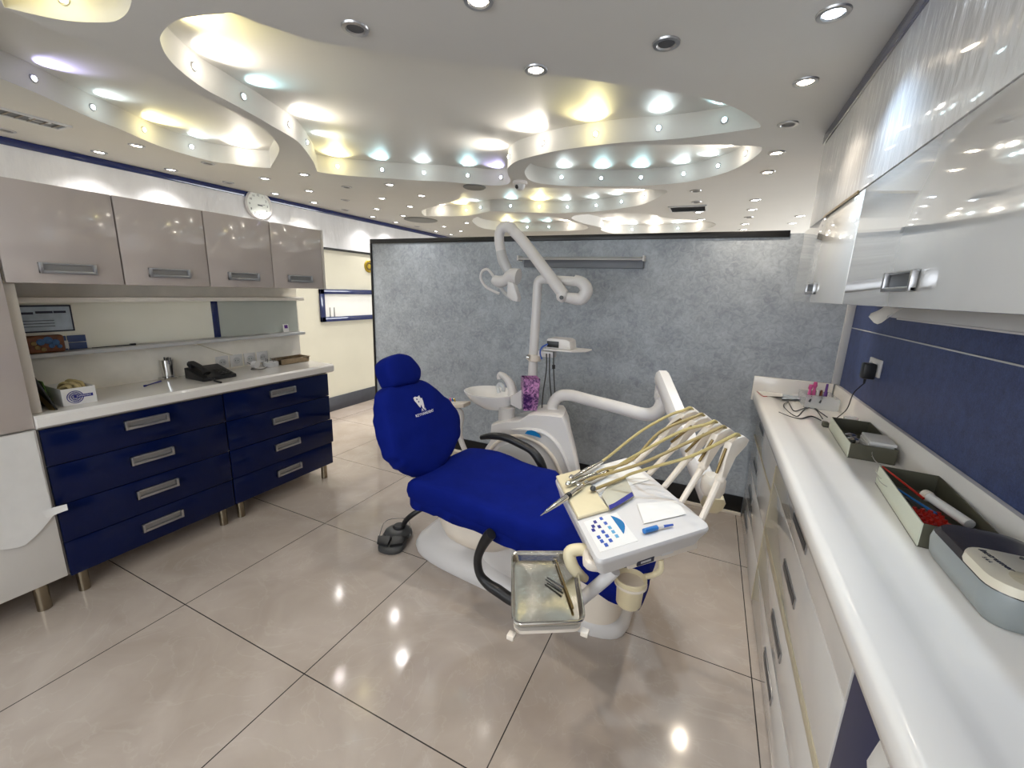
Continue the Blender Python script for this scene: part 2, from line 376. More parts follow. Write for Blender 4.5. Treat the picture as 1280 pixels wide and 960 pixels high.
OPEN_A = zc([(5, 8), (12, 10.5), (40, 17.5), (66, 23), (90, 26.5), (115, 28), (140, 27.3), (155, 20), (163, 7), (163, -12), (130, -34), (70, -40), (20, -26), (2, -8)])
OPENS = dict(A=OPEN_A, B=OPEN_B, C=OPEN_C, D=OPEN_D, E=OPEN_E, F=OPEN_F, G=OPEN_G)
def ceiling():
    cu = bpy.data.curves.new('c', 'CURVE'); cu.dimensions = '2D'; cu.fill_mode = 'BOTH'; cu.extrude = (ZR-ZC)/2
    def spl(P):
        sp = cu.splines.new('POLY'); sp.points.add(len(P)-1); sp.use_cyclic_u = True
        for q, p in zip(sp.points, P): q.co = (p[0], p[1], 0, 1)
    spl([(XL-.1, YB-.1), (2.5, YB-.1), (2.5, YF), (XL-.1, YF)])
    for P in OPENS.values(): spl(P)
    ob = bpy.data.objects.new('c', cu); C.objects.link(ob)
    me = bpy.data.meshes.new_from_object(ob.evaluated_get(bpy.context.evaluated_depsgraph_get()))
    me.transform(Matrix.Translation((0, 0, (ZC+ZR)/2)))
    b = B(); b.bm.from_mesh(me); b.box(XL-.1, 2.5, YB-.1, YF, ZR, ZR+.05)
    bpy.data.objects.remove(ob); bpy.data.curves.remove(cu); bpy.data.meshes.remove(me)
    return struct(b.build('ceiling', 'ceiling', origin=(0, 0, 0), smooth=30))
ceiling()

# ---- ceiling lamps
def lamp_light(name, loc, col, watts, ang, aim, rad, parent, blend=.5):
    L = bpy.data.lights.new(name, 'SPOT'); L.energy = watts; L.color = col; L.spot_size = ang; L.spot_blend = blend; L.shadow_soft_size = rad
    o = bpy.data.objects.new(name, L); C.objects.link(o)
    o.parent = parent; o.location = V(loc)-parent.location
    o.rotation_euler = V(aim).to_track_quat('-Z', 'Y').to_euler()
    return o
COLS = {'w': ((1, .87, .70), 'e_warm', 'warm'), 'c': ((.62, .80, 1), 'e_cool', 'cool'), 'y': ((1, .965, .94), 'e_wht', 'white')}
dl_proto = {}
def downlight(p, kind, label, watts=1.0, ang=120):
    p = V((p[0], p[1], ZC))
    t = thing('recessed_downlight', p, label, 'ceiling light', 'recessed ceiling downlights')
    if kind not in dl_proto:
        ring = B().lathe([(.026, -.001), (.03, -.006), (.041, -.005), (.043, 0), (.026, 0)], p, n=20).build('trim_ring', 'alu', t)
        lens = B().lathe([(.0, -.0015), (.026, -.0015), (.026, 0), (0, 0)], p, n=16).build('lamp', COLS[kind][1] if kind != 'off' else 'darkin', t)
        dl_proto[kind] = (ring, lens)
    else:
        for q in dl_proto[kind]:
            d = q.copy(); C.objects.link(d); d.parent = t
    if kind != 'off' and watts: lamp_light('lamp_beam', p-Z*.012, COLS[kind][0], DOWN_W*watts, math.radians(ang), -Z, .02, t, .85)
NEAR = [((670, 87), 'w', 'lit warm downlight nearest above the lamp arm, on the near ceiling'), ((598, 0), 'w', 'lit warm downlight cut by the top edge of the photo'),
        ((1007, 102), 'w', 'lit warm downlight near the upper right, nearest the right wall strip'), ((1042, 16), 'c', 'lit cold bluish downlight at the upper right near the navy strip'),
        ((444, 35), 'off', 'unlit grey downlight on the near ceiling left of the centre'), ((833, 54), 'off', 'unlit grey downlight on the near ceiling right of the centre'),
        ((985, 155), 'off', 'unlit downlight right of the ring tip by the right soffit')]
for q, k, l in NEAR: downlight(on(*q, 2, ZC), k, l, 2.4 if k == 'c' else 1.5, 100)
RIGHT = [(971, 191, 'w'), (960, 215, 'w'), (944, 250, 'c'), (940, 262, 'y'), (931, 280, 'y'), (1000, 270, 'y'), (990, 279, 'y'), (873, 265, 'c'), (876, 274.5, 'y'), (928.5, 287, 'y'), (936, 271.5, 'off'), (869.5, 238.5, 'off'), (870.5, 252.5, 'off')]
for i, (x, y, k) in enumerate(RIGHT):
    downlight(on(x, y, 2, ZC), k, ('unlit downlight' if k == 'off' else 'lit %s downlight' % COLS[k][2])+' at right far ceiling, ' + ['first behind the ring tip', 'second behind the ring tip', 'bluish one level with the grille', 'just behind the bluish one', 'far one above the partition rail', 'nearest the far soffit end', 'last beside the soffit end', 'beside the dark grille', 'small one behind the grille', 'farthest one just above the partition rail', 'dark one in the lit row', 'dark one in front of the grille', 'dark one just before the grille'][i], 1.6)
LEFT = [(50, 150, 'y', 'beside the ceiling grille'), (124, 190, 'y', 'second from the grille by the navy strip'), (171, 182, 'w', 'warm one under the curved fascia'), (214, 212, 'y', 'before the clock by the navy strip'),
        (331, 223, 'y', 'just above the wall clock'), (380, 218, 'y', 'under the tip of the white band'), (344, 242, 'y', 'right beside the clock'), (386.5, 238.5, 'y', 'second right of the clock'), (392.5, 253, 'y', 'third right of the clock'),
        (487, 230.6, 'y', 'brightest in the row over the aisle'), (477.5, 247.8, 'y', 'second in the row over the aisle'), (471, 261, 'y', 'third in the row over the aisle'), (466, 270.7, 'y', 'last in the row over the aisle'),
        (527, 244.4, 'y', 'first in the row beside the curled opening'), (512.7, 258, 'y', 'second in the row beside the curled opening'), (504, 269.4, 'y', 'third in the row beside the curled opening'), (495, 277.8, 'y', 'last in the row beside the curled opening'),
        (555, 283, 'y', 'far one over the partition corner'), (545, 289, 'y', 'farthest left over the partition corner'), (576, 288.7, 'y', 'far one close above the partition rail'), (583.4, 278.4, 'y', 'far one left of the oval opening'), (563.7, 293, 'y', 'lowest one touching the partition rail'),
        (7, 162.6, 'off', 'unlit one at the left photo edge'), (260, 204, 'off', 'unlit one under the curved fascia tip'), (285.5, 228, 'off', 'unlit one left of the clock'), (433.4, 233.7, 'off', 'unlit one, nearest of three over the aisle'), (431.6, 250, 'off', 'unlit one, middle of three over the aisle'), (431.6, 262.4, 'off', 'unlit one, farthest of three over the aisle'), (521.6, 283, 'off', 'unlit one behind the ceiling disc')]
for x, y, k, l in LEFT: downlight(on(x, y, 2, ZC), k, ('small downlight on the left ceiling, ' if k == 'off' else 'lit downlight on the left ceiling, ')+l, 1.2)
# unseen downlights added as fill over the camera's end of the room
for x, y, k in ((-.24, .75, 'c'), (.05, .3, 'y'), (.2, -.6, 'y'), (-1.13, -.6, 'y')):
    downlight((x, y), k, 'added fill downlight, unseen, over the near end of the room', .9)

def cove(px, oid, kind, label, watts=1.0):
    """small bullet lamp set in the upright edge of an opening, washing the raised ceiling"""
    g = on(px[0], px[1], 2, 2.345); P = OPENS[oid]; n = len(P)
    best = None
    for i in range(n):
        a, b = P[i], P[(i+1) % n]; ab = V((b.x-a.x, b.y-a.y)); t = max(0, min(1, (V((g.x-a.x, g.y-a.y)).dot(ab))/max(ab.dot(ab), 1e-9)))
        q = V((a.x, a.y))+ab*t; d = (q-V((g.x, g.y))).length
        if best is None or d < best[0]: best = (d, q, ab)
    q, ab = best[1], best[2]; nr = V((-ab.y, ab.x)).normalized()
    area = sum(P[i].x*P[(i+1) % n].y-P[(i+1) % n].x*P[i].y for i in range(n))
    if area < 0: nr = -nr
    N = V((nr.x, nr.y, 0)); p = V((q.x, q.y, 2.342))
    t = thing('cove_spotlight', p, label, 'ceiling light', 'small spotlights in the curved ceiling edges')
    B().lathe([(.008, -.002), (.008, .006), (.017, .005), (.018, 0), (.018, -.002)], p, N, n=14).build('trim_ring', 'alu', t)
    e, c = {'y': ('e_yel', YEL), 'c': ('e_cyan', CYAN), 'w': ('e_wht', WHT), 'v': ('e_vio', VIO), 'p': ('e_cyan', (.8, .95, 1))}[kind]
    B().lathe([(0, 0), (.012, 0), (.011, .007), (.006, .011), (0, .012)], p, N, n=12).build('lamp', e, t)
    k = {'c': .6, 'p': .35, 'v': .7, 'y': 1.3, 'w': 1.4}[kind]
    lamp_light('lamp_beam', p+N*.02, c, COVE_W*k*watts, math.radians(110 if kind in 'yw' else 80), N+Z*.8, .012, t, 1.0)
    if kind in 'ywp':
        L = bpy.data.lights.new('lamp_glow', 'POINT'); L.energy = COVE_W*.03*k; L.color = c; L.shadow_soft_size = .015
        o = bpy.data.objects.new('lamp_glow', L); C.objects.link(o); o.parent = t; o.location = N*.07
COVES = [((85, 2), 'A', 'y', 'yellow one in the rounded opening at the top left'),
 ((40, 97), 'B', 'v', 'violet-blue one, first from the left on the left fascia'), ((113, 133), 'B', 'p', 'pale one, second on the left fascia'), ((173, 161), 'B', 'y', 'yellow one, third on the left fascia'), ((238, 183), 'B', 'p', 'pale cyan one, fourth on the left fascia'), ((307, 197), 'B', 'w', 'bright one at the tip of the left opening'),
 ((228, 81), 'C', 'w', 'bright white one, first on the swooping fascia'), ((295, 120), 'C', 'c', 'cyan one, second on the swooping fascia'), ((353, 155), 'C', 'w', 'bright white one, third on the swooping fascia'), ((383, 177), 'C', 'p', 'dim one, fourth on the swooping fascia'),
 ((222, 30), 'C', 'y', 'yellow one at the rounded near end of the big opening'),
 ((422, 208), 'C', 'y', 'yellow one in the corner of the big opening'), ((478, 212), 'C', 'c', 'cyan one, second on the back fascia'), ((532, 219), 'C', 'p', 'pale one, third on the back fascia'), ((584, 221), 'C', 'c', 'cyan one on the narrow band'), ((631, 224), 'C', 'v', 'violet one where the band meets the ring'),
 ((641, 196), 'C', 'w', 'white one at the left turn of the ring'), ((682, 180), 'C', 'w', 'bright white one on the ring'), ((746, 168.5), 'C', 'y', 'yellow one on the ring'), ((823, 164), 'C', 'p', 'pale blue one on the ring'), ((907, 155), 'C', 'c', 'cyan one at the right end of the ring'),
 ((701, 222), 'D', 'p', 'pale one, first inside the ring'), ((751, 225), 'D', 'c', 'cyan one, second inside the ring'), ((802, 224), 'D', 'c', 'cyan one, third inside the ring'), ((856, 218), 'D', 'p', 'pale one, fourth inside the ring'), ((900, 207), 'D', 'p', 'pale one, fifth inside the ring'), ((936, 191), 'D', 'w', 'white one at the right tip inside the ring'),
 ((554, 265), 'E', 'w', 'bright one at the curled end behind the band'), ((585.6, 263), 'E', 'y', 'yellow one, second behind the band'), ((607, 260), 'E', 'p', 'pale one, third behind the band'), ((638, 257), 'E', 'c', 'cyan one, fourth behind the band'), ((674, 260), 'E', 'y', 'yellow one in the middle behind the band'), ((712, 260), 'E', 'p', 'pale one right of the yellow one behind the band'), ((749, 258), 'E', 'p', 'pale one, seventh behind the band'), ((782, 253), 'E', 'p', 'pale one, eighth behind the band'), ((812, 247), 'E', 'w', 'white one at the right end behind the band'),
 ((632, 284), 'F', 'y', 'yellow one in the far oval opening'), ((661.5, 285.6), 'F', 'c', 'cyan one, left of two in the far oval opening'), ((690, 285), 'F', 'c', 'cyan one, right of two in the far oval opening'), ((718, 284), 'F', 'w', 'white one at the tip of the far oval opening'),
 ((741, 279), 'G', 'w', 'white one at the left of the farthest opening'), ((762, 289), 'G', 'w', 'bright one at the rail in the farthest opening'), ((790, 289.5), 'G', 'p', 'pale one in the farthest opening'), ((820, 289.5), 'G', 'w', 'bright one right of the pale one in the farthest opening'), ((848, 285.5), 'G', 'p', 'cyan one in the farthest opening'), ((873, 282.5), 'G', 'w', 'white one at the right tip of the farthest opening')]
for q, o_, k, l in COVES: cove(q, o_, k, 'small ceiling edge spotlight, '+l)

# grilles, dome camera and discs on the ceiling
def grille(px, w_, d_, label, mt, ns):
    p = on(*px, 2, ZC); t = thing('ceiling_grille', p, label, 'air vent')
    B().box(p.x-w_/2, p.x+w_/2, p.y-d_/2, p.y+d_/2, ZC-.004, ZC).build('backing', 'darkin', t)
    f = B()
    for a in ((-w_/2-.012, -w_/2+.004), (w_/2-.004, w_/2+.012)): f.box(p.x+a[0], p.x+a[1], p.y-d_/2-.012, p.y+d_/2+.012, ZC-.009, ZC)
    for a in ((-d_/2-.012, -d_/2+.004), (d_/2-.004, d_/2+.012)): f.box(p.x-w_/2, p.x+w_/2, p.y+a[0], p.y+a[1], ZC-.009, ZC)
    f.build('frame', 'greyp', t)
    for i in range(ns):
        y = p.y-d_/2+d_*(i+.5)/ns
        B().obox((p.x-w_/2, y-.008, ZC-.008), X*w_, V((0, .014, .004)), Z*.002).build('slat', mt, t)
grille((8, 140), .12, .42, 'brown slatted grille in the ceiling at the left photo edge', 'vent', 9)
grille((860, 260.5), .3, .24, 'dark slatted grille in the far right ceiling', 'dgrey', 7)
p = on(650, 227, 2, ZC); t = thing('dome_camera', p, 'small dome security camera under the ceiling band by the ring', 'security camera')
B().lathe([(.055, 0), (.055, -.018), (.045, -.022), (0, -.022)], p).build('mount', 'plas', t)
B().lathe([(.04, -.022), (.037, -.042), (.024, -.058), (0, -.064)], p).build('dome', 'greyp', t)
B().ball(p+V((-.01, -.028, -.04)), .016).build('lens', 'black', t)
for px, r, l in (((593, 233.3), .09, 'round grey speaker disc under the narrow ceiling band'), ((526, 274.6), .2, 'large flat grey disc on the far left ceiling')):
    p = on(*px, 2, ZC); tag(B().lathe([(r, 0), (r, -.006), (r*.9, -.012), (r*.5, -.008), (0, -.009)], p).build('ceiling_disc', 'speck'), l, 'speaker')

# ---- partition behind the chair
PX0 = -2.965
struct(B().box(PX0, XR, YP, YP+.06, 0, 1.895).build('wall_partition', 'paper_grey'))
struct(B().box(PX0-.012, .37, YP-.012, YP+.072, 1.873, 1.912, .003).build('trim_5', 'black'))
struct(B().box(PX0-.014, PX0+.004, YP-.012, YP+.072, .0, 1.873, .002).build('trim_6', 'black'))
struct(B().box(PX0+.004, .36, YP-.014, YP, 0, .135, .003).build('baseboard_partition', 'black'))
struct(B().box(PX0+.3, .36, YP-.034, YP-.014, .0, .022, .004).build('trim_7', 'plas2'))
struct(B().box(.725, XR, YP-.022, YP, 1.0, 1.9, .002).build('trim_8', 'greyp'))
# lamp hood on the partition
t = thing('wall_lamp', (-.94, YP, 1.68), 'long grey wall lamp hood on the partition behind the dental light', 'wall light')
B().box(-1.385, -.475, YP-.03, YP, 1.675, 1.735, .004).build('housing', 'hood', t)
B().prism([(-1.42, YP-.001, 1.735), (-1.42, YP-.075, 1.728), (-1.42, YP-.08, 1.738), (-1.42, YP-.001, 1.757)], X*.95, .002).build('hood', 'greyp', t)
for x in (-1.425, -.478): B().box(x, x+.012, YP-.082, YP, 1.722, 1.76, .002).build('end_cap', 'plas', t)

# ---- left wall ornaments
c0 = V((XL+.013, 2.77, 2.185))
t = thing('wall_clock', c0, 'round white wall clock above the greige wall cabinets', 'clock')
B().lathe([(.128, 0), (.132, .02), (.122, .03), (.112, .022), (.112, .0)], c0, X, 40).build('rim', 'plas', t)
B().lathe([(0, .012), (.113, .012), (.113, 0), (0, 0)], c0, X, 36).build('face', mat('clock_face', (226, 230, 224), .4), t)
nb = B()
for i in range(12):
    a = i*PI/6; nb.text(str(i or 12), .026, c0+V((.0135, -math.sin(a)*-.086, math.cos(a)*.086)), Y, Z)
nb.build('numerals', 'print', t)
for nm, a, l, w_ in (('hour_hand', math.radians(98), .05, .006), ('minute_hand', math.radians(80), .075, .004)):
    d = V((0, math.sin(a), math.cos(a))); n_ = V((0, -math.cos(a), math.sin(a)))
    B().obox(c0+V((.015, 0, 0))-d*.012-n_*w_/2, d*l, n_*w_, X*.0015).build(nm, 'print', t)
B().lathe([(.006, .015), (.006, .019), (0, .02)], c0, X, 12).build('hub', 'print', t)
c1 = V((XL, 4.18, 1.72))
t = thing('round_plaque', c1, 'round gold plaque on the beige wall at the partition edge', 'plaque')
B().lathe([(.075, 0), (.075, .008), (.068, .014), (.06, .01), (0, .012)], c1, X, 30).build('disc', 'gold', t)
B().lathe([(.05, .011), (.05, .016), (.038, .016), (.038, .011)], c1, X, 26).build('emblem_ring', 'brass', t)
t = thing('wall_mirror', (XL, 3.95, 1.06), 'navy framed white glass panel on the beige wall', 'mirror')
fr = B(); y0, y1, z0, z1 = 3.40, 4.55, 1.065, 1.43
for a in ((y0, y1, z0, z0+.055), (y0, y1, z1-.055, z1), (y0, y0+.055, z0, z1), (y1-.055, y1, z0, z1)): fr.box(XL, XL+.03, *a, .003)
fr.build('frame', 'navy', t)
B().box(XL, XL+.012, y0+.05, y1-.05, z0+.05, z1-.05).build('pane', mat('white_glass', (236, 236, 232), .05, coat=.8), t)
for y in (3.53, 3.59): B().cyl((XL+.016, y, z0+.055), (XL+.016, y, z0+.16), .004, .003, 8).build('rod', 'dgrey', t)

# ================================================================== LEFT FURNITURE
FX, BX = -2.565, -2.95
struct(B().box(BX-.06, BX, .1, 2.31, 0, 1.9).build('wall_left_backing', 'backp'))
def pull(p, nrm, along, L, H, parent, name='handle'):
    """recessed bar handle: frame, dark trough and grip"""
    p = V(p); n = V(nrm); a = V(along); f = B(); t_ = .012
    f.obox(p-a*L/2-Z*H/2, a*L, Z*H*.3, n*.016, .002); f.obox(p-a*L/2+Z*(H/2-.008), a*L, Z*.008, n*.01, .001)
    f.obox(p-a*L/2-Z*H/2, a*t_, Z*H, n*.017, .002); f.obox(p+a*(L/2-t_)-Z*H/2, a*t_, Z*H, n*.017, .002)
    h = f.build(name, 'alu', parent)
    B().obox(p-a*(L/2-t_)-Z*(H/2-.004), a*(L-2*t_), Z*(H-.008), n*.003).build('trough', 'trough', h)
    return h
ys = [.695+.386*i for i in range(5)]
POS = ['leftmost, beside the tall cabinet', 'second from the left', 'third from the left, left of the end one', 'rightmost, at the aisle end']
for i in range(4):
    a, b = ys[i], ys[i+1]
    t = thing('wall_cabinet', ((FX+BX)/2, (a+b)/2, 1.456), 'glossy greige wall cabinet over the mirror, '+POS[i], 'cabinet', 'greige wall cabinets')
    B().box(BX+.001, FX-.02, a+.001, b-.001, 1.462, 1.855, .002).build('body', 'carc', t)
    d = B().box(FX-.018, FX, a+.003, b-.003, 1.456, 1.858, .002).build('door', 'greige', t)
    yc = (a+b)/2+(0 if i else 0); pull((FX, yc, 1.519), X, Y, .185, .045, d)
tag(B().box(BX+.001, FX+.004, ys[4]+.001, ys[4]+.017, 1.456, 1.86, .002).build('cabinet_end_panel', 'carc'), 'thin upright side panel closing the wall cabinets at the aisle end', 'panel')
# tall cabinet at the left edge
t = thing('tall_cabinet', (-2.76, .4, 0), 'tall white gloss cabinet cut by the left photo edge', 'cabinet')
B().box(BX+.001, FX-.022, .1, .69, .125, 1.9, .002).build('body', 'carc', t)
B().box(FX-.02, FX, .1, .688, .846, 1.9, .002).build('upper_door', 'greige', t)
B().box(FX-.02, FX, .1, .688, .125, .838, .002).build('lower_door', 'white', t)
for y in (.22, .602): B().cyl((FX-.03, y, .0), (FX-.03, y, .13), .025).build('leg', 'legm', t)
def plastic(u, v):
    y = .08+u*.6; z = .835-v*(.46+.03*math.sin(u*9)+.04*(u > .82)*(-2.2)*(u-.82)*5)
    return (FX+.004+.012*v*v+.004*noise.noise(V((y*6, z*6, 1))), y, z)
tag(B().sheet(plastic, 24, 20, .001).build('paper_cover', 'paper'), 'crinkled white paper sheet hanging over the lower door of the tall cabinet', 'sheet')
tag(B().sheet(lambda u, v: (FX+.012+.03*u*u, .635+.085*u, .475-.045*v*(1-u*.35)+.01*u), 6, 4, .001).build('tape_flap', 'paper'), 'torn white paper flap curling off the tall cabinet edge', 'sheet')
# drawer cabinets
zt = [.834, .661, .472, .286, .112]
for i in range(2):
    a, b = .694+.768*i, .694+.768*(i+1)
    t = thing('drawer_cabinet', ((FX+BX)/2, (a+b)/2, 0), 'navy gloss cabinet of four drawers under the white worktop, '+['left one beside the tall cabinet', 'right one at the aisle end'][i], 'drawer cabinet', 'navy drawer cabinets')
    B().box(BX+.002, FX-.022, a+.002, b-.002, .115, .834, .002).build('body', 'carc', t)
    for k in range(4):
        dx = .004*(k == 2 and i == 1)
        d = B().box(FX-.02+dx, FX+dx, a+.004, b-.004+(.012 if (k == 2 and i == 1) else 0), zt[k+1]+.002, zt[k]-.002, .002).build('drawer', 'navyd', t)
        pull((FX+dx, (a+b)/2, [.772, .582, .396, .206][k]), X, Y, .19, .045, d)
    for y in (a+.05, b-.06):
        for x in (FX-.04, BX+.06): B().cyl((x, y, 0), (x, y, .118), .022).build('leg', 'legm', t)
tag(B().prism([(FX-.002, .69, .836), (FX+.018, .69, .85), (FX+.018, .69, .888), (FX+.006, .69, .9), (BX+.002, .69, .9), (BX+.002, .69, .836)], Y*1.585, .004).build('worktop', 'solid'), 'long white solid worktop over the navy drawers', 'worktop')
tag(B().box(-2.63, -2.595, .694, .728, .901, 1.454, .002).build('upright_panel', 'carc'), 'slim white upright panel between worktop and wall cabinets beside tall cabinet', 'panel')
# mirror with ledges; its reflections are painted as tinted panes and a strip
tag(B().box(BX, BX+.006, .735, 1.67, 1.125, 1.358).build('cream_mirror_pane', 'reflc'), 'long mirror panel with painted cream reflection between the two ledges over the worktop', 'mirror')
tag(B().box(BX, BX+.006, 1.712, 2.30, 1.122, 1.356).build('mirror_panel', 'reflg'), 'short mirror panel with painted grey reflection at the aisle end of the ledge', 'mirror')
tag(B().box(BX, BX+.009, 1.671, 1.711, 1.122, 1.357, .001).build('reflected_strip', 'navy'), 'navy upright strip painted as a reflection between the two mirror panels', 'strip')
tag(B().box(BX+.001, BX+.085, .73, 2.30, 1.1, 1.12, .003).build('lower_ledge', 'greyp'), 'narrow grey ledge under the mirror panels', 'shelf')
tag(B().box(BX+.001, BX+.085, .73, 2.31, 1.36, 1.385, .003).build('upper_ledge', 'backp'), 'narrow stone ledge above the mirror panels', 'shelf')
# notice on the glass, reflected blue tiles built solid, wooden box on the ledge
t = thing('framed_notice', (BX+.014, .86, 1.19), 'framed printed notice flat on the glass behind the carved wooden box', 'framed notice')
B().box(BX+.007, BX+.013, .765, 1.0, 1.215, 1.345, .001).build('frame', 'print', t)
B().box(BX+.0131, BX+.0145, .772, .993, 1.222, 1.338).build('sheet', 'skyp', t)
nb = B()
for y, w_, z in ((.80, .03, 1.305), (.84, .045, 1.302), (.9, .06, 1.306), (.955, .045, 1.306)): nb.box(BX+.0146, BX+.015, y-w_/2, y+w_/2, z, z+.011)
for k in range(3): nb.box(BX+.0146, BX+.015, .80, .93, 1.27-.014*k, 1.273-.014*k)
nb.build('print_lines', 'print', t)
t = thing('blue_tile_reflection', (BX+.014, .9, 1.121), 'blue tile reflection built as a card behind the carved wooden box', 'card')
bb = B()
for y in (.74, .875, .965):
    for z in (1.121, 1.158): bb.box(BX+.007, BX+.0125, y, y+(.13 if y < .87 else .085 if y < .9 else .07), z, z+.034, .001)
bb.build('reflected_tiles', 'reflb', t)
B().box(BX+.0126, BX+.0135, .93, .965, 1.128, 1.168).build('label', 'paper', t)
t = thing('carved_box', (BX+.05, .865, 1.12), 'small carved brown wooden box with blue motif on the ledge', 'wooden box')
B().box(BX+.03, BX+.075, .80, .935, 1.1205, 1.205, .012, 3).build('body', 'wood', t)
mo = B()
for q, r in (((.85, 1.175), .016), ((.875, 1.182), .018), ((.9, 1.17), .016), ((.885, 1.155), .012), ((.912, 1.15), .01)): mo.lathe([(r, 0), (r*.8, .003), (0, .004)], (BX+.0748, q[0], q[1]), X, 10)
mo.build('motif', 'woodblue', t)
ro = B()
for q in ((.835, 1.15), (.855, 1.14), (.825, 1.17)): ro.lathe([(.011, 0), (.009, .003), (0, .004)], (BX+.0748, q[0], q[1]), X, 9)
ro.build('rosette', 'brass', t)
t = thing('instrument_on_ledge', (BX+.05, 1.15, 1.12), 'thin dark instrument lying on the ledge before the glass', 'dental tool')
B().tube([(BX+.045, 1.04, 1.1245), (BX+.05, 1.2, 1.1245)], [.002, .0035], 8, 0).build('shaft', 'dgrey', t)
B().cyl((BX+.05, 1.2, 1.1265), (BX+.05, 1.225, 1.1265), .0055).build('grip', 'black', t)
t = thing('folded_leaflet', (BX+.045, 2.18, 1.12), 'small white and purple leaflet standing at the aisle end of the ledge', 'leaflet')
B().obox((BX+.02, 2.16, 1.121), Y*.045, V((.004, 0, 0)), V((0, -.004, .06))).build('card', 'paper', t)
B().obox((BX+.0242, 2.168, 1.15), Y*.028, V((.0006, 0, 0)), V((0, -.002, .025))).build('print', 'purple', t)
# black board leaning at the left end
t = thing('leaning_board', (-2.7, .75, .9), 'dark board leaning against the upright panel at the worktop left end', 'board')
B().prism([(-2.60, .768, .9012), (-2.60, .776, .9012), (-2.90, .752, 1.1), (-2.90, .745, 1.1)], V((-.02, -.012, .0)) + Z*.001).build('edge_frame', 'brass', t)
B().prism([(-2.60, .772, .9015), (-2.90, .772, .9015), (-2.935, .735, 1.095), (-2.65, .735, 1.06)], Y*.006).build('panel', 'black', t)
# glove box
gx, gy = -2.64, .81
t = thing('glove_box', (gx-.1, gy+.06, .9), 'white glove box with blue ring logo at the left of the worktop', 'box')
bx = B(); bx.box(gx-.2, gx, gy, gy+.003, .9005, .98); bx.box(gx-.2, gx, gy+.117, gy+.12, .9005, .98); bx.box(gx-.003, gx, gy+.003, gy+.117, .9005, .98); bx.box(gx-.2, gx-.197, gy+.003, gy+.117, .9005, .975); bx.box(gx-.197, gx-.003, gy+.003, gy+.117, .9005, .904)
bx.build('carton', 'paper', t)
lg = B(); oc = V((gx, gy+.045, .938))
for r in (.03, .022, .014): lg.lathe([(r, 0), (r, .0008), (r-.003, .0008), (r-.003, 0)], oc, X, 28)
lg.box(gx, gx+.0009, gy+.04, gy+.108, .933, .947)
lg.build('logo', 'printn', t)
B().text('SUPERMAX', .0105, (gx+.0012, gy+.075, .94), Y, Z).build('logo_lettering', 'wprint', t)
gl = B()
for k in range(9):
    a = k*.7; q = V((gx-.1+.05*math.cos(a*2.1), gy+.06+.03*math.sin(a*1.7), .972))
    gl.tube([q+V((-.03, -.012, -.02)), q+V((-.01, 0, .012+.006*math.sin(k))), q+V((.015, .012, .014)), q+V((.035, .015, -.012))], [.007, .012, .011, .007], 8, 4, .6)
gl.build('gloves', 'tan', t)
tag(B().obox((-2.86, .798, .9005), V((0, .004, 0)), V((.12, .0, 0)), V((.0, -.012, .11))).build('green_card', mat('green_card', (96, 140, 60), .5)), 'green card standing behind the glove box', 'card')
tag(B().tube([(-2.80, 1.2, .906), (-2.86, 1.3, .906)], [.003, .004], 8, 0).tube([(-2.793, 1.188, .9065), (-2.80, 1.2, .906)], .0055, 8, 0).build('pen', 'printn'), 'thin pen with a blue tip lying on the worktop left of the metal tumbler', 'pen')
# tumbler on coaster
tp = on(211, 473, 2, .9)
t = thing('metal_tumbler', tp, 'shiny metal tumbler on a chrome coaster left of the telephone', 'tumbler')
B().lathe([(.05, .0005), (.052, .006), (.046, .012), (0, .012)], tp).build('coaster', 'chrome', t)
B().lathe([(0, .013), (.03, .013), (.033, .06), (.036, .115), (.033, .115), (.028, .02), (0, .02)], tp).build('cup', 'chrome', t)
tl = B()
for k in range(4): tl.tube([tp+V((.006*k-.01, .008*(k % 2), .03)), tp+V((.012*k-.018, .014*(k % 2), .128))], .0035, 8, 0)
tl.build('tools', 'dgrey', t)
# telephone
ph = on(262, 470, 2, .9); ph = V((-2.76, 1.52, .9))
t = thing('telephone', ph, 'black desk telephone with handset on the white worktop', 'telephone')
B().prism([(ph.x-.09, ph.y-.1, .901), (ph.x+.09, ph.y-.1, .901), (ph.x+.09, ph.y-.1, .921), (ph.x-.09, ph.y-.1, .966)], Y*.2, .006).build('body', 'rubber', t)
kp = B()
for r_ in range(4):
    for c_ in range(3):
        o = V((ph.x+.06-r_*.024, ph.y+.02+c_*.022, .93+r_*.006)); kp.obox(o, V((.014, 0, -.0035)), Y*.014, V((.001, 0, .004)))
kp.build('keypad', 'dgrey', t)
B().tube([(ph.x+.07, ph.y-.062, .945), (ph.x+.045, ph.y-.062, .968), (ph.x-.045, ph.y-.062, .992), (ph.x-.08, ph.y-.062, .982)], [.022, .014, .014, .024], 10, 6).build('handset', 'rubber', t)
B().tube([V((ph.x+.07, ph.y-.07, .94))+V((.018*k, .004*math.sin(k*2), -.0055*min(k, 6))) for k in range(6)]+[(ph.x+.2, ph.y-.06, .906)], .006, 8, 4).build('cord', 'rubber', t)
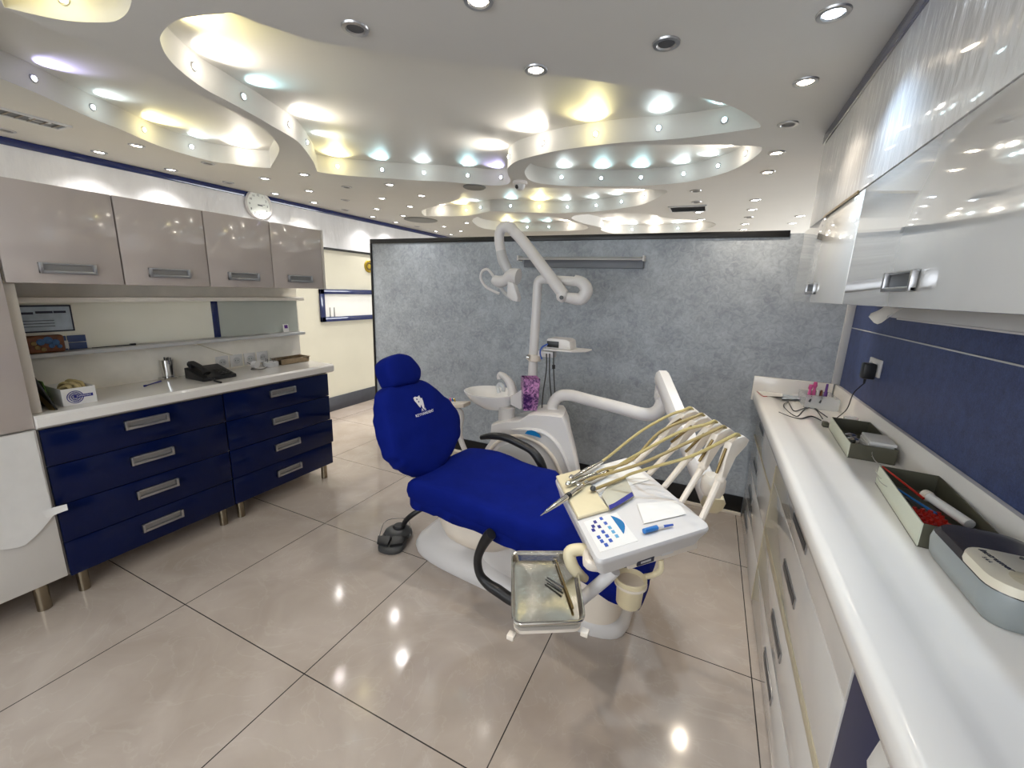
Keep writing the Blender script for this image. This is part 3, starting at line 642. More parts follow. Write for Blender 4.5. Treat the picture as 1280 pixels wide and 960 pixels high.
# outlets on the back panel
def outlet(o, n, a, label, name='socket_outlet'):
    o = V(o); n = V(n); a = V(a)
    t_ = thing(name, o, label, 'socket')
    B().obox(o-a*.041-Z*.041, a*.082, Z*.082, n*.009, .003).build('plate', 'plas', t_)
    B().lathe([(.023, .008), (.023, .012), (.019, .012), (.019, .0096), (0, .0096)], o, n, 22).build('ring', 'greyp', t_)
    B().cyl(o-a*.009+n*.008, o-a*.009+n*.0105, .0028).cyl(o+a*.009+n*.008, o+a*.009+n*.0105, .0028).build('contact', 'black', t_)
for i, (px, l) in enumerate((((268, 449), 'white wall socket behind the telephone, leftmost of four'), ((285, 448), 'white wall socket, second of four behind the telephone'), ((300, 446), 'white wall socket, third of four above the small roll'), ((313, 445), 'white wall socket, rightmost of four beside the metal tray'))):
    outlet(V((BX, 1.70+.095*i, .952)), X, Y, l)
B_ = B().tube([(BX+.01, 1.55, 1.095), (BX+.006, 1.62, 1.06), (BX+.006, 1.75, 1.0), (BX+.006, 1.80, .985)], .0022, 8); tag(B_.build('wall_cable', 'edge'), 'thin beige cable running from the ledge down to the sockets', 'cable')
tag(B().tube([(-2.93, 1.86, .93), (-2.88, 1.87, .905), (-2.8, 1.8, .904), (-2.76, 1.86, .904), (-2.82, 1.93, .904)], .003, 8).build('thin_cable', 'dgrey'), 'thin dark cable looped on the worktop below the sockets', 'cable')
q = V((-2.83, 1.85, .901)); tag(B().lathe([(.006, -.016), (.024, -.016), (.026, 0), (.024, .016), (.006, .016)], q+Z*.026, V((1, .25, 0)), 24).build('tape_roll', 'plas'), 'small white tape roll standing on edge before the sockets', 'roll')
q = V((-2.83, 1.965, .9)); t = thing('round_holder', q, 'round grey metal holder with small pins beside the tape roll', 'holder')
B().lathe([(0, .0005), (.048, .0005), (.05, .004), (.05, .03), (.046, .033), (0, .033)], q).build('drum', 'greyp', t)
for k in range(5): B().cyl(q+V((.03*math.cos(k*1.26), .03*math.sin(k*1.26), .032)), q+V((.03*math.cos(k*1.26), .03*math.sin(k*1.26), .056)), .0018, n=8).build('pin', 'dgrey', t)
t = thing('metal_box_tray', (-2.85, 2.14, .9), 'open tarnished metal tray at the aisle end of the worktop', 'tray')
def opentray(x0, x1, y0, y1, z0, h, th, fl, b=None, slope=.004):
    b = b or B(); s_ = slope
    def rg(d, z, k=0): return [V((x0-k+d, y0-k+d, z)), V((x1+k-d, y0-k+d, z)), V((x1+k-d, y1+k-d, z)), V((x0-k+d, y1+k-d, z))]
    b.rings([rg(s_, z0), rg(0, z0+h), rg(0, z0+h, fl), rg(0, z0+h+th, fl), rg(th, z0+h+th), rg(th+s_, z0+th)], True)
    return b
opentray(-2.90, -2.79, 2.02, 2.26, .9005, .038, .003, .005).build('tray_body', 'trayb', t)
B().box(-2.893, -2.797, 2.12, 2.124, .904, .93).build('divider', 'trayb', t)

# ================================================================== RIGHT FURNITURE
RX, CX = .361, .313
def rhandle(z, y, L, parent):
    o = V((RX, y, z)); f = B()
    f.obox(o+V((-.004, -L/2, -.02)), X*.005, Y*L, Z*.04, .002)
    h = f.build('handle', 'alu', parent)
    B().obox(o+V((-.0055, -L/2+.012, -.012)), X*.002, Y*(L-.024), Z*.024).build('trough', 'darkin', h)
def rcab(y0, y1, fronts, label, mt='white'):
    t_ = thing('base_cabinet', ((RX+XR)/2, (y0+y1)/2, 0), label, 'cabinet')
    B().box(RX+.021, XR-.002, y0+.001, y1-.001, .0, .82, .002).build('body', 'carc', t_)
    for z0_, z1_, hz, hy in fronts:
        d_ = B().box(RX, RX+.02, y0+.004, y1-.004, z0_, z1_, .002).build('drawer', mt, t_)
        if hz: rhandle(hz, hy, .24 if y1-y0 > .9 else .22, d_)
    if y0 > 2: B().box(RX-.002, RX+.02, y0+.002, y1-.002, .590, .604, .001).build('rail', 'edge', t_)
    return t_
F1 = [(.606, .835, .73, None), (.396, .588, .49, None), (.205, .392, .30, None), (.006, .2, .115, None)]
rcab(2.2, 3.15, [(a, b, c, 2.84) for a, b, c, _ in F1], 'white gloss drawer base next to the partition under the counter')
F2 = [(.666, .835, .74, None), (.43, .66, .54, None), (.205, .392, .30, None), (.006, .2, .12, None)]
t = rcab(.975, 2.19, [(a, b, c, 1.58 if c > .4 else 1.61) for a, b, c, _ in F2], 'white gloss drawer base in the middle of the right counter')
B().box(RX-.002, RX+.02, .98, 2.188, .394, .428, .001).build('rail', 'edge', t)
B().box(RX-.003, RX+.02, 2.189, 2.2, .02, .74, .001).build('edge_strip', 'edge', t)
t = thing('navy_base_cabinet', ((RX+XR)/2, .2, 0), 'base cabinet with navy front at the lower right photo corner', 'cabinet')
B().box(RX+.021, XR-.002, -1.5, .968, 0, .82).build('body', 'carc', t)
B().box(RX, RX+.02, .5, .968, .0, .835, .002).build('door', mat('navy_satin_door', (40, 48, 86), .4, var=.06), t)
tw = [on(x, y, 0, RX-.006) for x, y in ((1099, 925), (1112, 958), (1084, 972), (1083, 950))]
tag(B().prism(tw, X*.004, .0015).build('white_cloth', 'paper'), 'white cloth hanging against the navy base cabinet at the lower right', 'cloth')
B().box(RX, RX+.02, -1.5, .495, .0, .835, .002).build('door', 'white', t)
# counter with raised front lip and upstands
prof = [(RX+.03, .838), (CX+.012, .838), (CX+.002, .846), (CX, .86), (CX+.002, .888), (CX+.01, .899), (CX+.025, .902), (CX+.085, .901), (CX+.105, .896), (CX+.125, .888), (CX+.145, .885), (XR-.028, .885), (XR-.023, .89), (XR-.022, .99), (XR-.018, .997), (XR-.002, .998), (XR-.002, .838)]
t = thing('counter_top', (.53, 1.0, .838), 'long white moulded counter top along the blue wall', 'worktop')
B().prism([(x, -1.5, z) for x, z in prof], Y*(YP-.001+1.5)).build('slab', 'solid', t, smooth=50)
B().box(CX-.008, XR-.03, YP-.026, YP-.002, .84, 1.002, .004).build('upstand', 'solid', t)
# wall units over the counter
t = thing('upper_unit', (.6, 2.4, 1.491), 'white gloss wall unit next to the partition under the soffit', 'cabinet', 'white wall units over the counter')
UX = .392
def uunit(t_, y0, y1, hy):
    B().box(UX+.02, XR-.002, y0+.001, y1-.001, 1.496, 1.854, .001).build('body', 'carc', t_)
    d_ = B().box(UX, UX+.019, y0+.003, y1-.003, 1.491, 1.8555, .002).build('door', mat('mirror_white_gloss', (222, 220, 216), .04, coat=1), t_)
    o = V((UX, hy, 1.55)); h_ = B()
    L = .175; h_.obox(o+V((-.014, -L/2, -.024)), X*.014, Y*.012, Z*.048, .003); h_.obox(o+V((-.014, L/2-.012, -.024)), X*.014, Y*.012, Z*.048, .003)
    h_.obox(o+V((-.013, -L/2, -.024)), X*.013, Y*L, Z*.012, .003); h_.obox(o+V((-.006, -L/2, .018)), X*.006, Y*L, Z*.006, .001)
    h_ = h_.build('handle', 'alu', d_)
    B().obox(o+V((-.002, -L/2+.012, -.02)), X*.003, Y*(L-.024), Z*.038).build('trough', 'darkin', h_)
uunit(t, 1.782, 2.79, 2.31)
t = thing('upper_unit', (.6, .6, 1.49), 'long white gloss wall unit over the counter, cut by the right photo edge', 'cabinet', 'white wall units over the counter')
uunit(t, -.9, 1.778, 1.30)
tag(B().box(.386, .3895, 1.84, 2.34, 1.852, 1.861).build('brass_and_gap', 'brass'), 'dark gap along the soffit bottom drawn as a thin brass strip over the far wall unit', 'strip')  # shaded gap above the unit doors, drawn as a solid strip
t = thing('under_cabinet_lamp', (.62, 1.3, 1.45), 'long grey strip lamp under the white wall units', 'wall light')
B().box(.6, .68, -.2, 2.05, 1.448, 1.489, .008).build('housing', 'greyp', t)
B().box(.62, .66, -.18, 2.03, 1.442, 1.449, .002).build('diffuser', 'plas', t)
def tissue(u, v): return (.5-.04*v+.01*math.sin(u*7), 1.6+.17*u-.02*v, 1.488-.05*v*(1-abs(u-.45)*1.1)+.004*math.sin(u*12))
tag(B().sheet(tissue, 12, 6, .001).build('tissue', 'paper'), 'white tissue tucked under the wall unit', 'tissue')
tag(B().box(XR-.004, XR, -.5, 3.14, 1.347, 1.352).build('seam_strip', 'greyp'), 'thin pale horizontal seam strip on the blue wall', 'strip')
# outlet with plug
ow = V((XR, 2.62, 1.19))
t = thing('double_socket', ow, 'white double socket on the blue wall with a black plug', 'socket')
B().box(XR-.01, XR, ow.y-.085, ow.y+.075, ow.z-.042, ow.z+.042, .003).build('plate', 'plas', t)
for y in (ow.y+.037, ow.y-.045): B().lathe([(.024, .009), (.024, .013), (.02, .013), (.02, .0106), (0, .0106)], V((XR, y, ow.z)), -X, 22).build('ring', 'greyp', t)
t = thing('power_adapter', ow+V((-.03, -.045, -.03)), 'black power adapter plugged into the socket on the blue wall', 'plug')
B().box(XR-.065, XR-.0135, ow.y-.072, ow.y-.02, ow.z-.055, ow.z+.022, .008).build('body', 'rubber', t)
B().cyl((XR-.045, ow.y-.046, ow.z-.055), (XR-.045, ow.y-.046, ow.z-.08), .006, .004).build('strain_relief', 'rubber', t)
pts = [(XR-.045, ow.y-.046, ow.z-.08), (XR-.07, ow.y-.02, 1.05), (.69, 2.63, .96), (.64, 2.58, .91), (.6, 2.48, .889)]
B().tube(pts, .0025, 8).build('cord', 'rubber', t)
cw = [on(x, y, 2, .887) for x, y in ((1034, 522), (1024, 515), (1014, 508), (1002, 512), (992, 514), (985, 503), (979, 512), (995, 521), (1006, 512), (1018, 511), (1028, 524))]
cw2 = [on(x, y, 2, .889) for x, y in ((973, 519), (985, 524), (1000, 524), (1014, 521), (1026, 526))]
t = thing('coiled_cable', cw[4], 'thin black cable lying in loops on the far part of the right counter', 'cable')
B().tube([V((p.x, p.y, .906 if p.x < .44 else .89)) for p in cw], .0025, 8).build('loop', 'rubber', t)
B().tube([V((p.x, p.y, .907 if p.x < .45 else .892)) for p in cw2], [.002, .002, .0045, .0025], 8).build('lead', 'rubber', t)
q = on(1031, 533, 2, .886); tag(B().box(q.x-.012, q.x+.012, q.y-.018, q.y+.018, .8856, .91, .003).build('small_box', 'olive'), 'tiny olive box in front of the large open box on the counter', 'box')
q0, q1 = on(1040, 524, 2, .889), on(1062, 533, 2, .889); tag(B().tube([q0, q1], [.004, .006], 8, 0, .7).build('blue_spatula', 'bluep'), 'flat blue stick lying behind the large open box', 'stick')
# papers at the far end
def leaf(px, z, label, mt, name='note_paper'):
    P = [on(x, y, 2, z) for x, y in px]; tag(B().prism(P, Z*.0015).build(name, mt), label, 'paper')
leaf([(947, 489), (977, 490), (979, 496), (955, 495)], .9035, 'white note sheet on the far end of the right counter', 'paper')
leaf([(974, 491), (1001, 494), (1004, 499), (978, 499)], .899, 'grey printed slip beside the white note sheet', 'skyp', 'printed_slip')
t = thing('red_pen', on(950, 492, 2, .906), 'red pen lying at the corner of the note sheet', 'pen')
B().tube([on(946, 489, 2, .907), on(953, 495, 2, .907), on(959, 495.5, 2, .907)], .002, 8).build('barrel', 'red', t)
q = on(1001, 496, 2, .9); t = thing('loupe', q, 'small white loupe with black eye beside the printed slip', 'loupe')
B().tube([q+V((-.05, .01, .004)), q+V((0, 0, .006))], [.006, .01], 10, 0).build('barrel', 'plas', t)
B().ball(q+V((.008, 0, .008)), .011).build('eye', 'rubber', t)
# clear acrylic organiser in the corner
q = V((.62, 3.0, .886)); t = thing('acrylic_organiser', q, 'clear acrylic organiser in the far corner of the right counter', 'organiser')
a = B(); x0, x1, y0, y1 = .555, .72, 2.88, 3.10
for bxx in ((x0, x1, y0, y0+.004, .886, .955), (x0, x1, y1-.004, y1, .886, .955), (x0, x0+.004, y0, y1, .886, .955), (x1-.004, x1, y0, y1, .886, .955), (x0, x1, y0, y1, .886, .89), (x0, x1, 2.995, 2.999, .886, .945)): a.box(*bxx)
a.build('case', 'clear', t)
for x, y, h, mt, nm, ct, l in ((.6, 3.04, .11, 'pink', 'bottle_brush', 'brush', 'pink bottle brush standing in the acrylic organiser'), (.625, 3.06, .125, 'pink', 'bottle_brush', 'brush', 'taller pink brush at the back of the organiser'), (.64, 3.03, .085, 'plas', 'white_tube', 'tube', 'white tube standing in the acrylic organiser'), (.66, 3.05, .08, 'wood', 'brown_bottle', 'bottle', 'brown bottle standing in the acrylic organiser'), (.685, 3.06, .12, 'purple', 'marker_pen', 'pen', 'purple marker at the wall side of the organiser')):
    q = V((x, y, .891)); t = thing(nm, q, l, ct)
    B().lathe([(0, 0), (.009, 0), (.010, h*.5), (.007, h*.66), (.007, h*.7), (0, h*.7)], q, n=12).build('body', mt, t)
    B().lathe([(.0075, h*.7), (.012 if mt == 'pink' else .007, h*.8), (.009 if mt == 'pink' else .006, h), (0, h)], q, n=12).build('cap', mt, t)
t = thing('earbud_pair', (.59, 2.89, .9), 'black earbud pair hanging over the organiser edge', 'earbuds')
for d in (0, .05): B().tube([(.585+d, 2.893, .955), (.58+d, 2.885, .94), (.575+d, 2.884, .925)], [.003, .006, .007], 8).build('bud', 'rubber', t)
# two open boxes
def openbox(cn, cf, w_, h_, t_):
    a = V((cf[0]-cn[0], cf[1]-cn[1], 0)); L = a.length; a.normalize(); s_ = V((a.y, -a.x, 0)); o = V((cn[0], cn[1], .8855)); th = .003
    B().obox(o, s_*w_, a*L, Z*th).build('bottom', 'olive', t_)
    B().obox(o, s_*th, a*L, Z*h_).build('side', 'litcard', t_)  # lit side: paler cream put into its colour
    B().obox(o+s_*(w_-th), s_*th, a*L, Z*h_).build('side', 'olive', t_)
    B().obox(o+s_*th, s_*(w_-2*th), a*th, Z*h_).build('front', 'olive', t_)
    B().obox(o+s_*th+a*(L-th), s_*(w_-2*th), a*th, Z*h_).build('back', 'olive', t_)
    return o, s_, a
t = thing('open_box', (.65, 2.25, .885), 'open olive box with gauze packs, farther of two on the counter', 'box')
o, s_, a = openbox((.566, 2.03), (.592, 2.46), .15, .062, t)
for k in range(5):
    tag(B().obox(o+s_*(.06+.002*k)+a*(.03+.004*(k % 2))+Z*(.0035+.0142*k), s_*.085, a*.14, Z*.0135, .003).build('gauze_pack', 'paper'), 'white gauze pack in the farther open box, '+['bottom of the stack', 'second from bottom', 'middle of the stack', 'second from top', 'top of the stack'][k], 'gauze', 'white gauze packs')
for k, (ds, da, l) in enumerate(((.03, .1, 'shiny metal dappen cup at the near left of the farther open box'), (.032, .16, 'shiny metal cup behind the first one in the farther open box'))):
    q = o+s_*ds+a*da+Z*.0035; t2 = thing('metal_cup', q, l, 'cup')
    B().lathe([(0, 0), (.018, 0), (.02, .01), (.022, .045), (.019, .045), (.016, .006), (0, .006)], q).build('cup', 'chrome', t2)
    B().lathe([(.022, .0455), (.021, .052), (.01, .058), (0, .059)], q).build('lid', 'chrome', t2)
q = V((.705, 2.36, .886)); t = thing('clear_jar', (.722, 2.5, .8855), 'clear jar of pink beads behind the farther open box', 'jar')
q = V((.685, 2.52, .8857))
B().lathe([(0, 0), (.03, 0), (.031, .06), (.029, .06), (.028, .003), (0, .003)], q).build('jar', 'clear', t)
for k in range(16): B().ball(q+V((.018*math.cos(k*2.4)*((k % 4)/3), .018*math.sin(k*2.4)*((k % 4)/3), .009+.006*(k//4))), .006, 8).build('bead', 'pink', t)
t = thing('open_box', (.65, 1.56, .885), 'open box with a red rack, nearer of two on the counter', 'box')
o, s_, a = openbox((.556, 1.34), (.59, 1.78), .155, .066, t)
t = thing('red_rack', o+s_*.06+a*.14, 'red dimpled plastic rack in the nearer open box', 'rack')
B().obox(o+s_*.012+a*.06+Z*.0035, s_*.09, a*.15, Z*.02, .002).build('base', 'red', t)
for i in range(5):
    for j in range(6): B().cyl(o+s_*(.022+.0175*i)+a*(.073+.0245*j)+Z*.0235, o+s_*(.022+.0175*i)+a*(.073+.0245*j)+Z*.033, .0065, .005, 10).build('peg', 'red', t)
for k, (s0, a0, s1, a1, mt, l) in enumerate(((.004, .42, .07, .25, 'red', 'long red probe across the far corner of the nearer box'), (.012, .36, .085, .19, 'bluep', 'blue-handled probe beside the red one in the nearer box'), (.01, .3, .06, .215, 'dgrey', 'dark probe next to the red rack'))):
    q0, q1 = o+s_*s0+a*a0+Z*(.07 if k == 0 else .036), o+s_*s1+a*a1+Z*(.045 if k == 0 else .028)
    t = thing('dental_probe', q1, l, 'dental tool', 'probes in the nearer box')
    B().tube([q0, q1], [.0025, .004], 8, 0).build('handle', mt, t)
    d = (q0-q1).normalized(); B().tube([q0, q0+d*.04, q0+d*.06+Z*.012, q0+d*.062+Z*.022], [.0015, .001, .0008], 6).build('tip', 'chrome', t)
t = thing('paper_tube', o+s_*.1+a*.25, 'white rolled tube in the nearer open box by the wall', 'tube')
B().tube([o+s_*.085+a*.26+Z*.05, o+s_*.13+a*.12+Z*.045], .013, 12, 0).build('roll', 'paper', t)
B().tube([o+s_*.085+a*.26+Z*.05, o+s_*.078+a*.275+Z*.0505], .016, 12, 0).build('collar', 'plas2', t)
# grey desktop device
dx0, dx1, dy0, dy1, dz = .553, .726, 1.03, 1.326, .8855
t = thing('desktop_device', ((dx0+dx1)/2, (dy0+dy1)/2, dz), 'grey rounded desktop dental device with cream panel at the right edge', 'device')
def rr(x0, x1, y0, y1, r, z, n=6):
    out = []
    for cx_, cy_, a0 in ((x1-r, y1-r, 0), (x0+r, y1-r, PI/2), (x0+r, y0+r, PI), (x1-r, y0+r, 1.5*PI)):
        for k in range(n+1): out.append(V((cx_+r*math.cos(a0+k*PI/2/n), cy_+r*math.sin(a0+k*PI/2/n), z)))
    return out
B().rings([rr(dx0+.02, dx1-.004, dy0+.02, dy1-.01, .03, dz), rr(dx0+.006, dx1-.001, dy0+.006, dy1-.002, .045, dz+.02), rr(dx0, dx1, dy0, dy1, .05, dz+.055), rr(dx0+.004, dx1, dy0+.004, dy1, .05, dz+.075)]).build('case', mat('blue_grey_case', (140, 146, 146), .3), t)
B().rings([rr(dx0+.004, dx1, dy0+.004, dy1, .05, dz+.0752), rr(dx0+.012, dx1-.002, dy0+.012, dy1-.008, .05, dz+.088), rr(dx0+.035, dx1-.01, dy0+.03, dy1-.05, .045, dz+.093)]).build('cover', mat('smoke_dark_cover', (60, 56, 58), .25), t)
B().rings([rr(dx0+.005, dx1-.002, dy0+.005, dy1-.125, .05, dz+.0765), rr(dx0+.008, dx1-.004, dy0+.008, dy1-.127, .05, dz+.0945), rr(dx0+.016, dx1-.01, dy0+.016, dy1-.135, .045, dz+.0965)]).build('panel', mat('cream_panel', (216, 208, 188), .3), t)
B().rings([rr(dx0+.045, dx1-.02, dy0+.02, dy0+.085, .03, dz+.0968), rr(dx0+.05, dx1-.024, dy0+.025, dy0+.08, .028, dz+.0985)]).build('lid', 'edge', t)
B().text('Instrumer', .019, (dx0+.052, dy0+.118, dz+.0972), V((.25, -1, 0)), V((1, .25, 0)), shear=.2).text('S 6 L', .010, (dx0+.034, dy0+.108, dz+.0972), V((.25, -1, 0)), V((1, .25, 0))).build('lettering', 'print', t)
kb = B()
for k in range(3): kb.lathe([(.004, 0), (.0035, .003), (0, .003)], (dx0+.105+.003*k, dy0+.15-.022*k, dz+.0965), n=10)
kb.build('button', 'dgrey', t)

# ================================================================== DENTAL CHAIR
t = CH = thing('dental_chair', (-.75, 1.8, 0), 'dental chair in a royal blue fabric cover', 'dental chair')
# floor plate and pedestal
def base_ring(x0, x1, yc, hw, z, tilt=-.1, n=40, p=3.2):
    out = []; cx_ = (x0+x1)/2; hl = (x1-x0)/2
    for k in range(n):
        a = 2*PI*k/n; c_, s2 = math.cos(a), math.sin(a)
        x = math.copysign(abs(c_)**(2/p), c_)*hl; y = math.copysign(abs(s2)**(2/p), s2)*hw
        out.append(V((cx_+x, yc+y+tilt*x, z)))
    return out
B().rings([base_ring(-1.42, -.17, 1.87, .235, .001, p=4.5), base_ring(-1.43, -.16, 1.87, .24, .03, p=4.5), base_ring(-1.41, -.18, 1.87, .225, .07, p=4.5), base_ring(-1.36, -.26, 1.87, .19, .1, p=4), base_ring(-1.2, -.36, 1.87, .15, .115)]).build('base_plate', 'plas', t, smooth=60)
B().rings([base_ring(-1.02, -.3, 1.83, .17, .1, p=2.6), base_ring(-.98, -.32, 1.83, .165, .2, p=2.6), base_ring(-.99, -.36, 1.81, .16, .3, p=2.6), base_ring(-1.0, -.45, 1.8, .17, .37, p=2.6)]).build('pedestal', 'plas', t, smooth=60)
B().rings([base_ring(-.5, -.2, 1.72, .15, .1, p=2.4), base_ring(-.5, -.2, 1.72, .15, .16, p=2.4), base_ring(-.47, -.21, 1.71, .13, .33, p=2.4), base_ring(-.44, -.2, 1.7, .11, .38, p=2.4)]).build('motor_cover', 'plas2', t, smooth=60)
B().rings([base_ring(-1.05, -.85, 1.66, .05, .235, -.07, p=2), base_ring(-1.13, -.78, 1.68, .09, .255, -.07, p=2.2), base_ring(-1.18, -.7, 1.72, .14, .30, -.07, p=2.4), base_ring(-1.2, -.6, 1.76, .18, .37, -.07), base_ring(-1.18, -.5, 1.79, .21, .415, -.07)]).build('seat_shell', 'plas2', t, smooth=60)
# seat and leg pad
so = [(-1.275, 1.56), (-1.285, 1.75), (-1.265, 1.95), (-1.21, 2.06), (-1.05, 2.095), (-.85, 2.085), (-.63, 2.05), (-.4, 1.98), (-.2, 1.9), (-.1, 1.82), (-.085, 1.64), (-.09, 1.46), (-.14, 1.395), (-.3, 1.415), (-.5, 1.465), (-.75, 1.505), (-1.0, 1.525), (-1.2, 1.515)]
def seatz(p):
    u = p.x+1.25
    return .02*math.cos(u*6.2)*(1 if u < .8 else .5)-.05*max(0, u-.75)/.4+.018*((p.y-1.73)/.3)**2*(1 if u < .6 else 0)+.010*noise.noise(V((p.x*2.2, p.y*9, 1)))
B().cushion(cr([(x, y, .475) for x, y in so], 6, True), Z, .125, .012, cen=(-.68, 1.79, .475), zf=seatz, wr=.012).build('seat_pad', 'fabric', t, smooth=80)
# skirt of the cover gathered under the pad at foot end
sk = cr([(x*.985-.01, y*.985+.027, .38) for x, y in so], 6, True)
B().rings([[V((p.x, p.y, .445+seatz(p))) for p in cr([(x, y, 0) for x, y in so], 6, True)] and [V((p.x*1, p.y, .45+seatz(p))) for p in sk], [V((p.x, p.y, .40+seatz(p)+.008*math.sin(i*.9))) for i, p in enumerate(sk)], [V((-.68+(p.x+.68)*.94, 1.79+(p.y-1.79)*.93, .392+seatz(p)+.01*math.sin(i*1.3))) for i, p in enumerate(sk)]], caps=False).build('cover_skirt', 'fabric', t, smooth=80)
# backrest and headrest in a leaning plane
bo = V((-1.24, 1.76, .52)); bv = V((-.25, 0, .62)).normalized(); bu = V((.10, 1, 0)).normalized(); bn = bu.cross(bv).normalized()
if bn.x < 0: bn = -bn
ol = [(527, 594), (510, 586), (492, 573), (484, 553), (479, 530), (478, 506), (482, 488), (494, 480), (510, 476), (527, 474), (541, 480), (556, 493), (570, 510), (577, 530), (575, 548), (566, 566), (556, 580), (543, 592)]
op = [onp(x, y, bo+bn*.045, bn) for x, y in ol]
bp_ = B().cushion(cr([p-bn*.045 for p in op], 6, True), bn, .11, .018, wr=.013, zf=lambda p: .009*noise.noise(V((p.y*3.5, p.z*11, 3)))*max(0, min(1, (.95-p.z)*3))).build('backrest', 'fabric', t, smooth=80)
hl = [(489, 484), (480, 466), (478, 454), (484, 446), (496, 442.5), (508, 445), (516, 453), (523, 463), (523, 474), (518, 480), (504, 483)]
hp = [onp(x, y, bo+bn*.05, bn) for x, y in hl]
B().cushion(cr([p-bn*.03 for p in hp], 6, True), bn, .10, .02, wr=.004).build('headrest', 'fabric', t, smooth=80)
hc = sum(hp, V())/len(hp); bc = sum(op, V())/len(op)
B().obox(bo-bu*.07-bn*.10-bv*.08, bu*.14, bv*.2, bn*.05, .01).build('back_bracket', 'greyp', t)
B().obox(hc-bn*.11-bu*.03-bv*.2, bu*.06, bv*.2, bn*.012, .003).build('headrest_bar', 'chrome', t)
# embroidered tooth and lettering on the backrest
def bl(x, y, k=.0765): return onp(x, y, bo+bn*k, bn)
T_ = [(516, 497.5), (518, 496), (521, 496.5), (524, 494), (524.6, 496), (526, 498), (527.5, 497), (529, 502), (529.6, 508), (528.6, 512), (527, 510), (525.5, 506), (524.5, 510), (522.5, 508), (519.5, 504), (517, 501)]
lg = B(); tp_ = [bl(*q) for q in T_]; lg.prism(tp_, bn*.002)
ul = (bl(538, 512)-bl(520, 518)); ul.normalize(); vl = bn.cross(ul)
lg.text('A B', .022, bl(528.5, 512.3), ul, vl, .0008); lg.text('KEYHANDENT', .02, bl(530, 516.8), ul, vl, .0008)
from mathutils.bvhtree import BVHTree
def drape(b, target, n, lift):
    bpy.context.view_layer.update()
    me = target.data; mw = target.matrix_world
    tree = BVHTree.FromPolygons([mw @ q.co for q in me.vertices], [list(p.vertices) for p in me.polygons])
    lo = min(q.co.dot(n) for q in b.bm.verts)
    for q in b.bm.verts:
        h_ = tree.ray_cast(q.co+n*.3, -n)
        if h_[0] is not None: q.co = h_[0]+n*(lift+(q.co.dot(n)-lo > .0008)*.0012)
drape(lg, bp_, bn, .0006)
lb = lg.build('logo', 'wprint', bp_)
fc = B()
for q in ((520.3, 499.3), (522.5, 502.5)): fc.lathe([(.0045, 0), (.0045, .003), (0, .0035)], bl(*q), bn, 8)
drape(fc, lb, bn, .0004)
fc.build('logo_detail', 'printn', bp_)
# arms of the chair
ar = [on(x, y, 1, 2.16) for x, y in ((601, 547), (615, 545), (632, 547), (650, 555), (664, 563), (674, 575), (680, 590), (681, 604))]
B().tube(ar, [.014, .022, .024, .024, .024, .027, .024, .02], 12, 5).build('armrest', 'rubber', t)
al = [on(x, y, 1, 1.485) for x, y in ((614, 667), (610, 671), (602, 684), (597, 700), (600, 718), (610, 730), (622, 738), (640, 750), (656, 756))]
B().tube(al, [.026, .026, .022, .019, .02, .024, .027, .026, .02], 12, 5).build('armrest', 'rubber', t)
# foot control
fp = V((-1.5, 1.73, 0)); t = thing('foot_pedal', fp, 'dark grey foot control with wire loop on the floor beside the chair', 'foot pedal')
ft = [(473, 688), (475, 678), (480, 668), (487, 661), (497, 659), (505, 664), (509, 673), (506, 684), (499, 691), (486, 693)]
fo = [on(x, y, 2, .005) for x, y in ft]; fcx = sum(fo, V())/len(fo)
B().rings([[V((p.x, p.y, .002)) for p in cr(fo, 4, True)], [V((p.x, p.y, .018)) for p in cr(fo, 4, True)], [fcx+(V((p.x, p.y, 0))-V((fcx.x, fcx.y, 0)))*.93+Z*.02 for p in cr(fo, 4, True)]]).build('base', 'dgrey', t, smooth=50)
B().lathe([(.085, .02), (.08, .04), (.06, .055), (.03, .06)], fcx+V((-.005, .05, -.004))).build('dome', 'dgrey', t)
B().lathe([(.035, .055), (.037, .066), (.03, .074), (0, .075)], fcx+V((-.005, .06, -.004))).build('button', 'rubber', t)
for sx in (-1, 1):
    o = fcx+V((.004*sx-.02 if sx < 0 else .0, 0, 0))
    q = [fcx+V((sx*.006, -.10, .02)), fcx+V((sx*.075, -.075, .02)), fcx+V((sx*.085, -.02, .028)), fcx+V((sx*.006, -.03, .035))]
    R_ = Matrix.Rotation(.45, 3, 'Z'); q = [fcx+R_@(p-fcx) for p in q]
    B().prism([V((p.x, p.y, p.z)) for p in q], Z*.016, .003).build('pedal', 'rubber', t)
wl = [on(473, 676, 2, .03), on(476, 664, 2, .045), on(480, 654, 2, .06), on(488, 649, 2, .07), on(504, 648, 2, .07), on(511, 651, 2, .06), on(513, 664, 2, .04), on(511, 674, 2, .03)]
B().tube(wl, .0022, 8).build('wire_loop', 'chrome', t)
B().tube([fcx+V((.0, .09, .05)), on(508, 650, 1, 1.80), on(516, 643, 1, 1.80), on(526, 637, 1, 1.82), on(540, 630, 1, 1.85)], [.014, .016, .016, .014, .012], 10).build('hose', 'rubber', t)

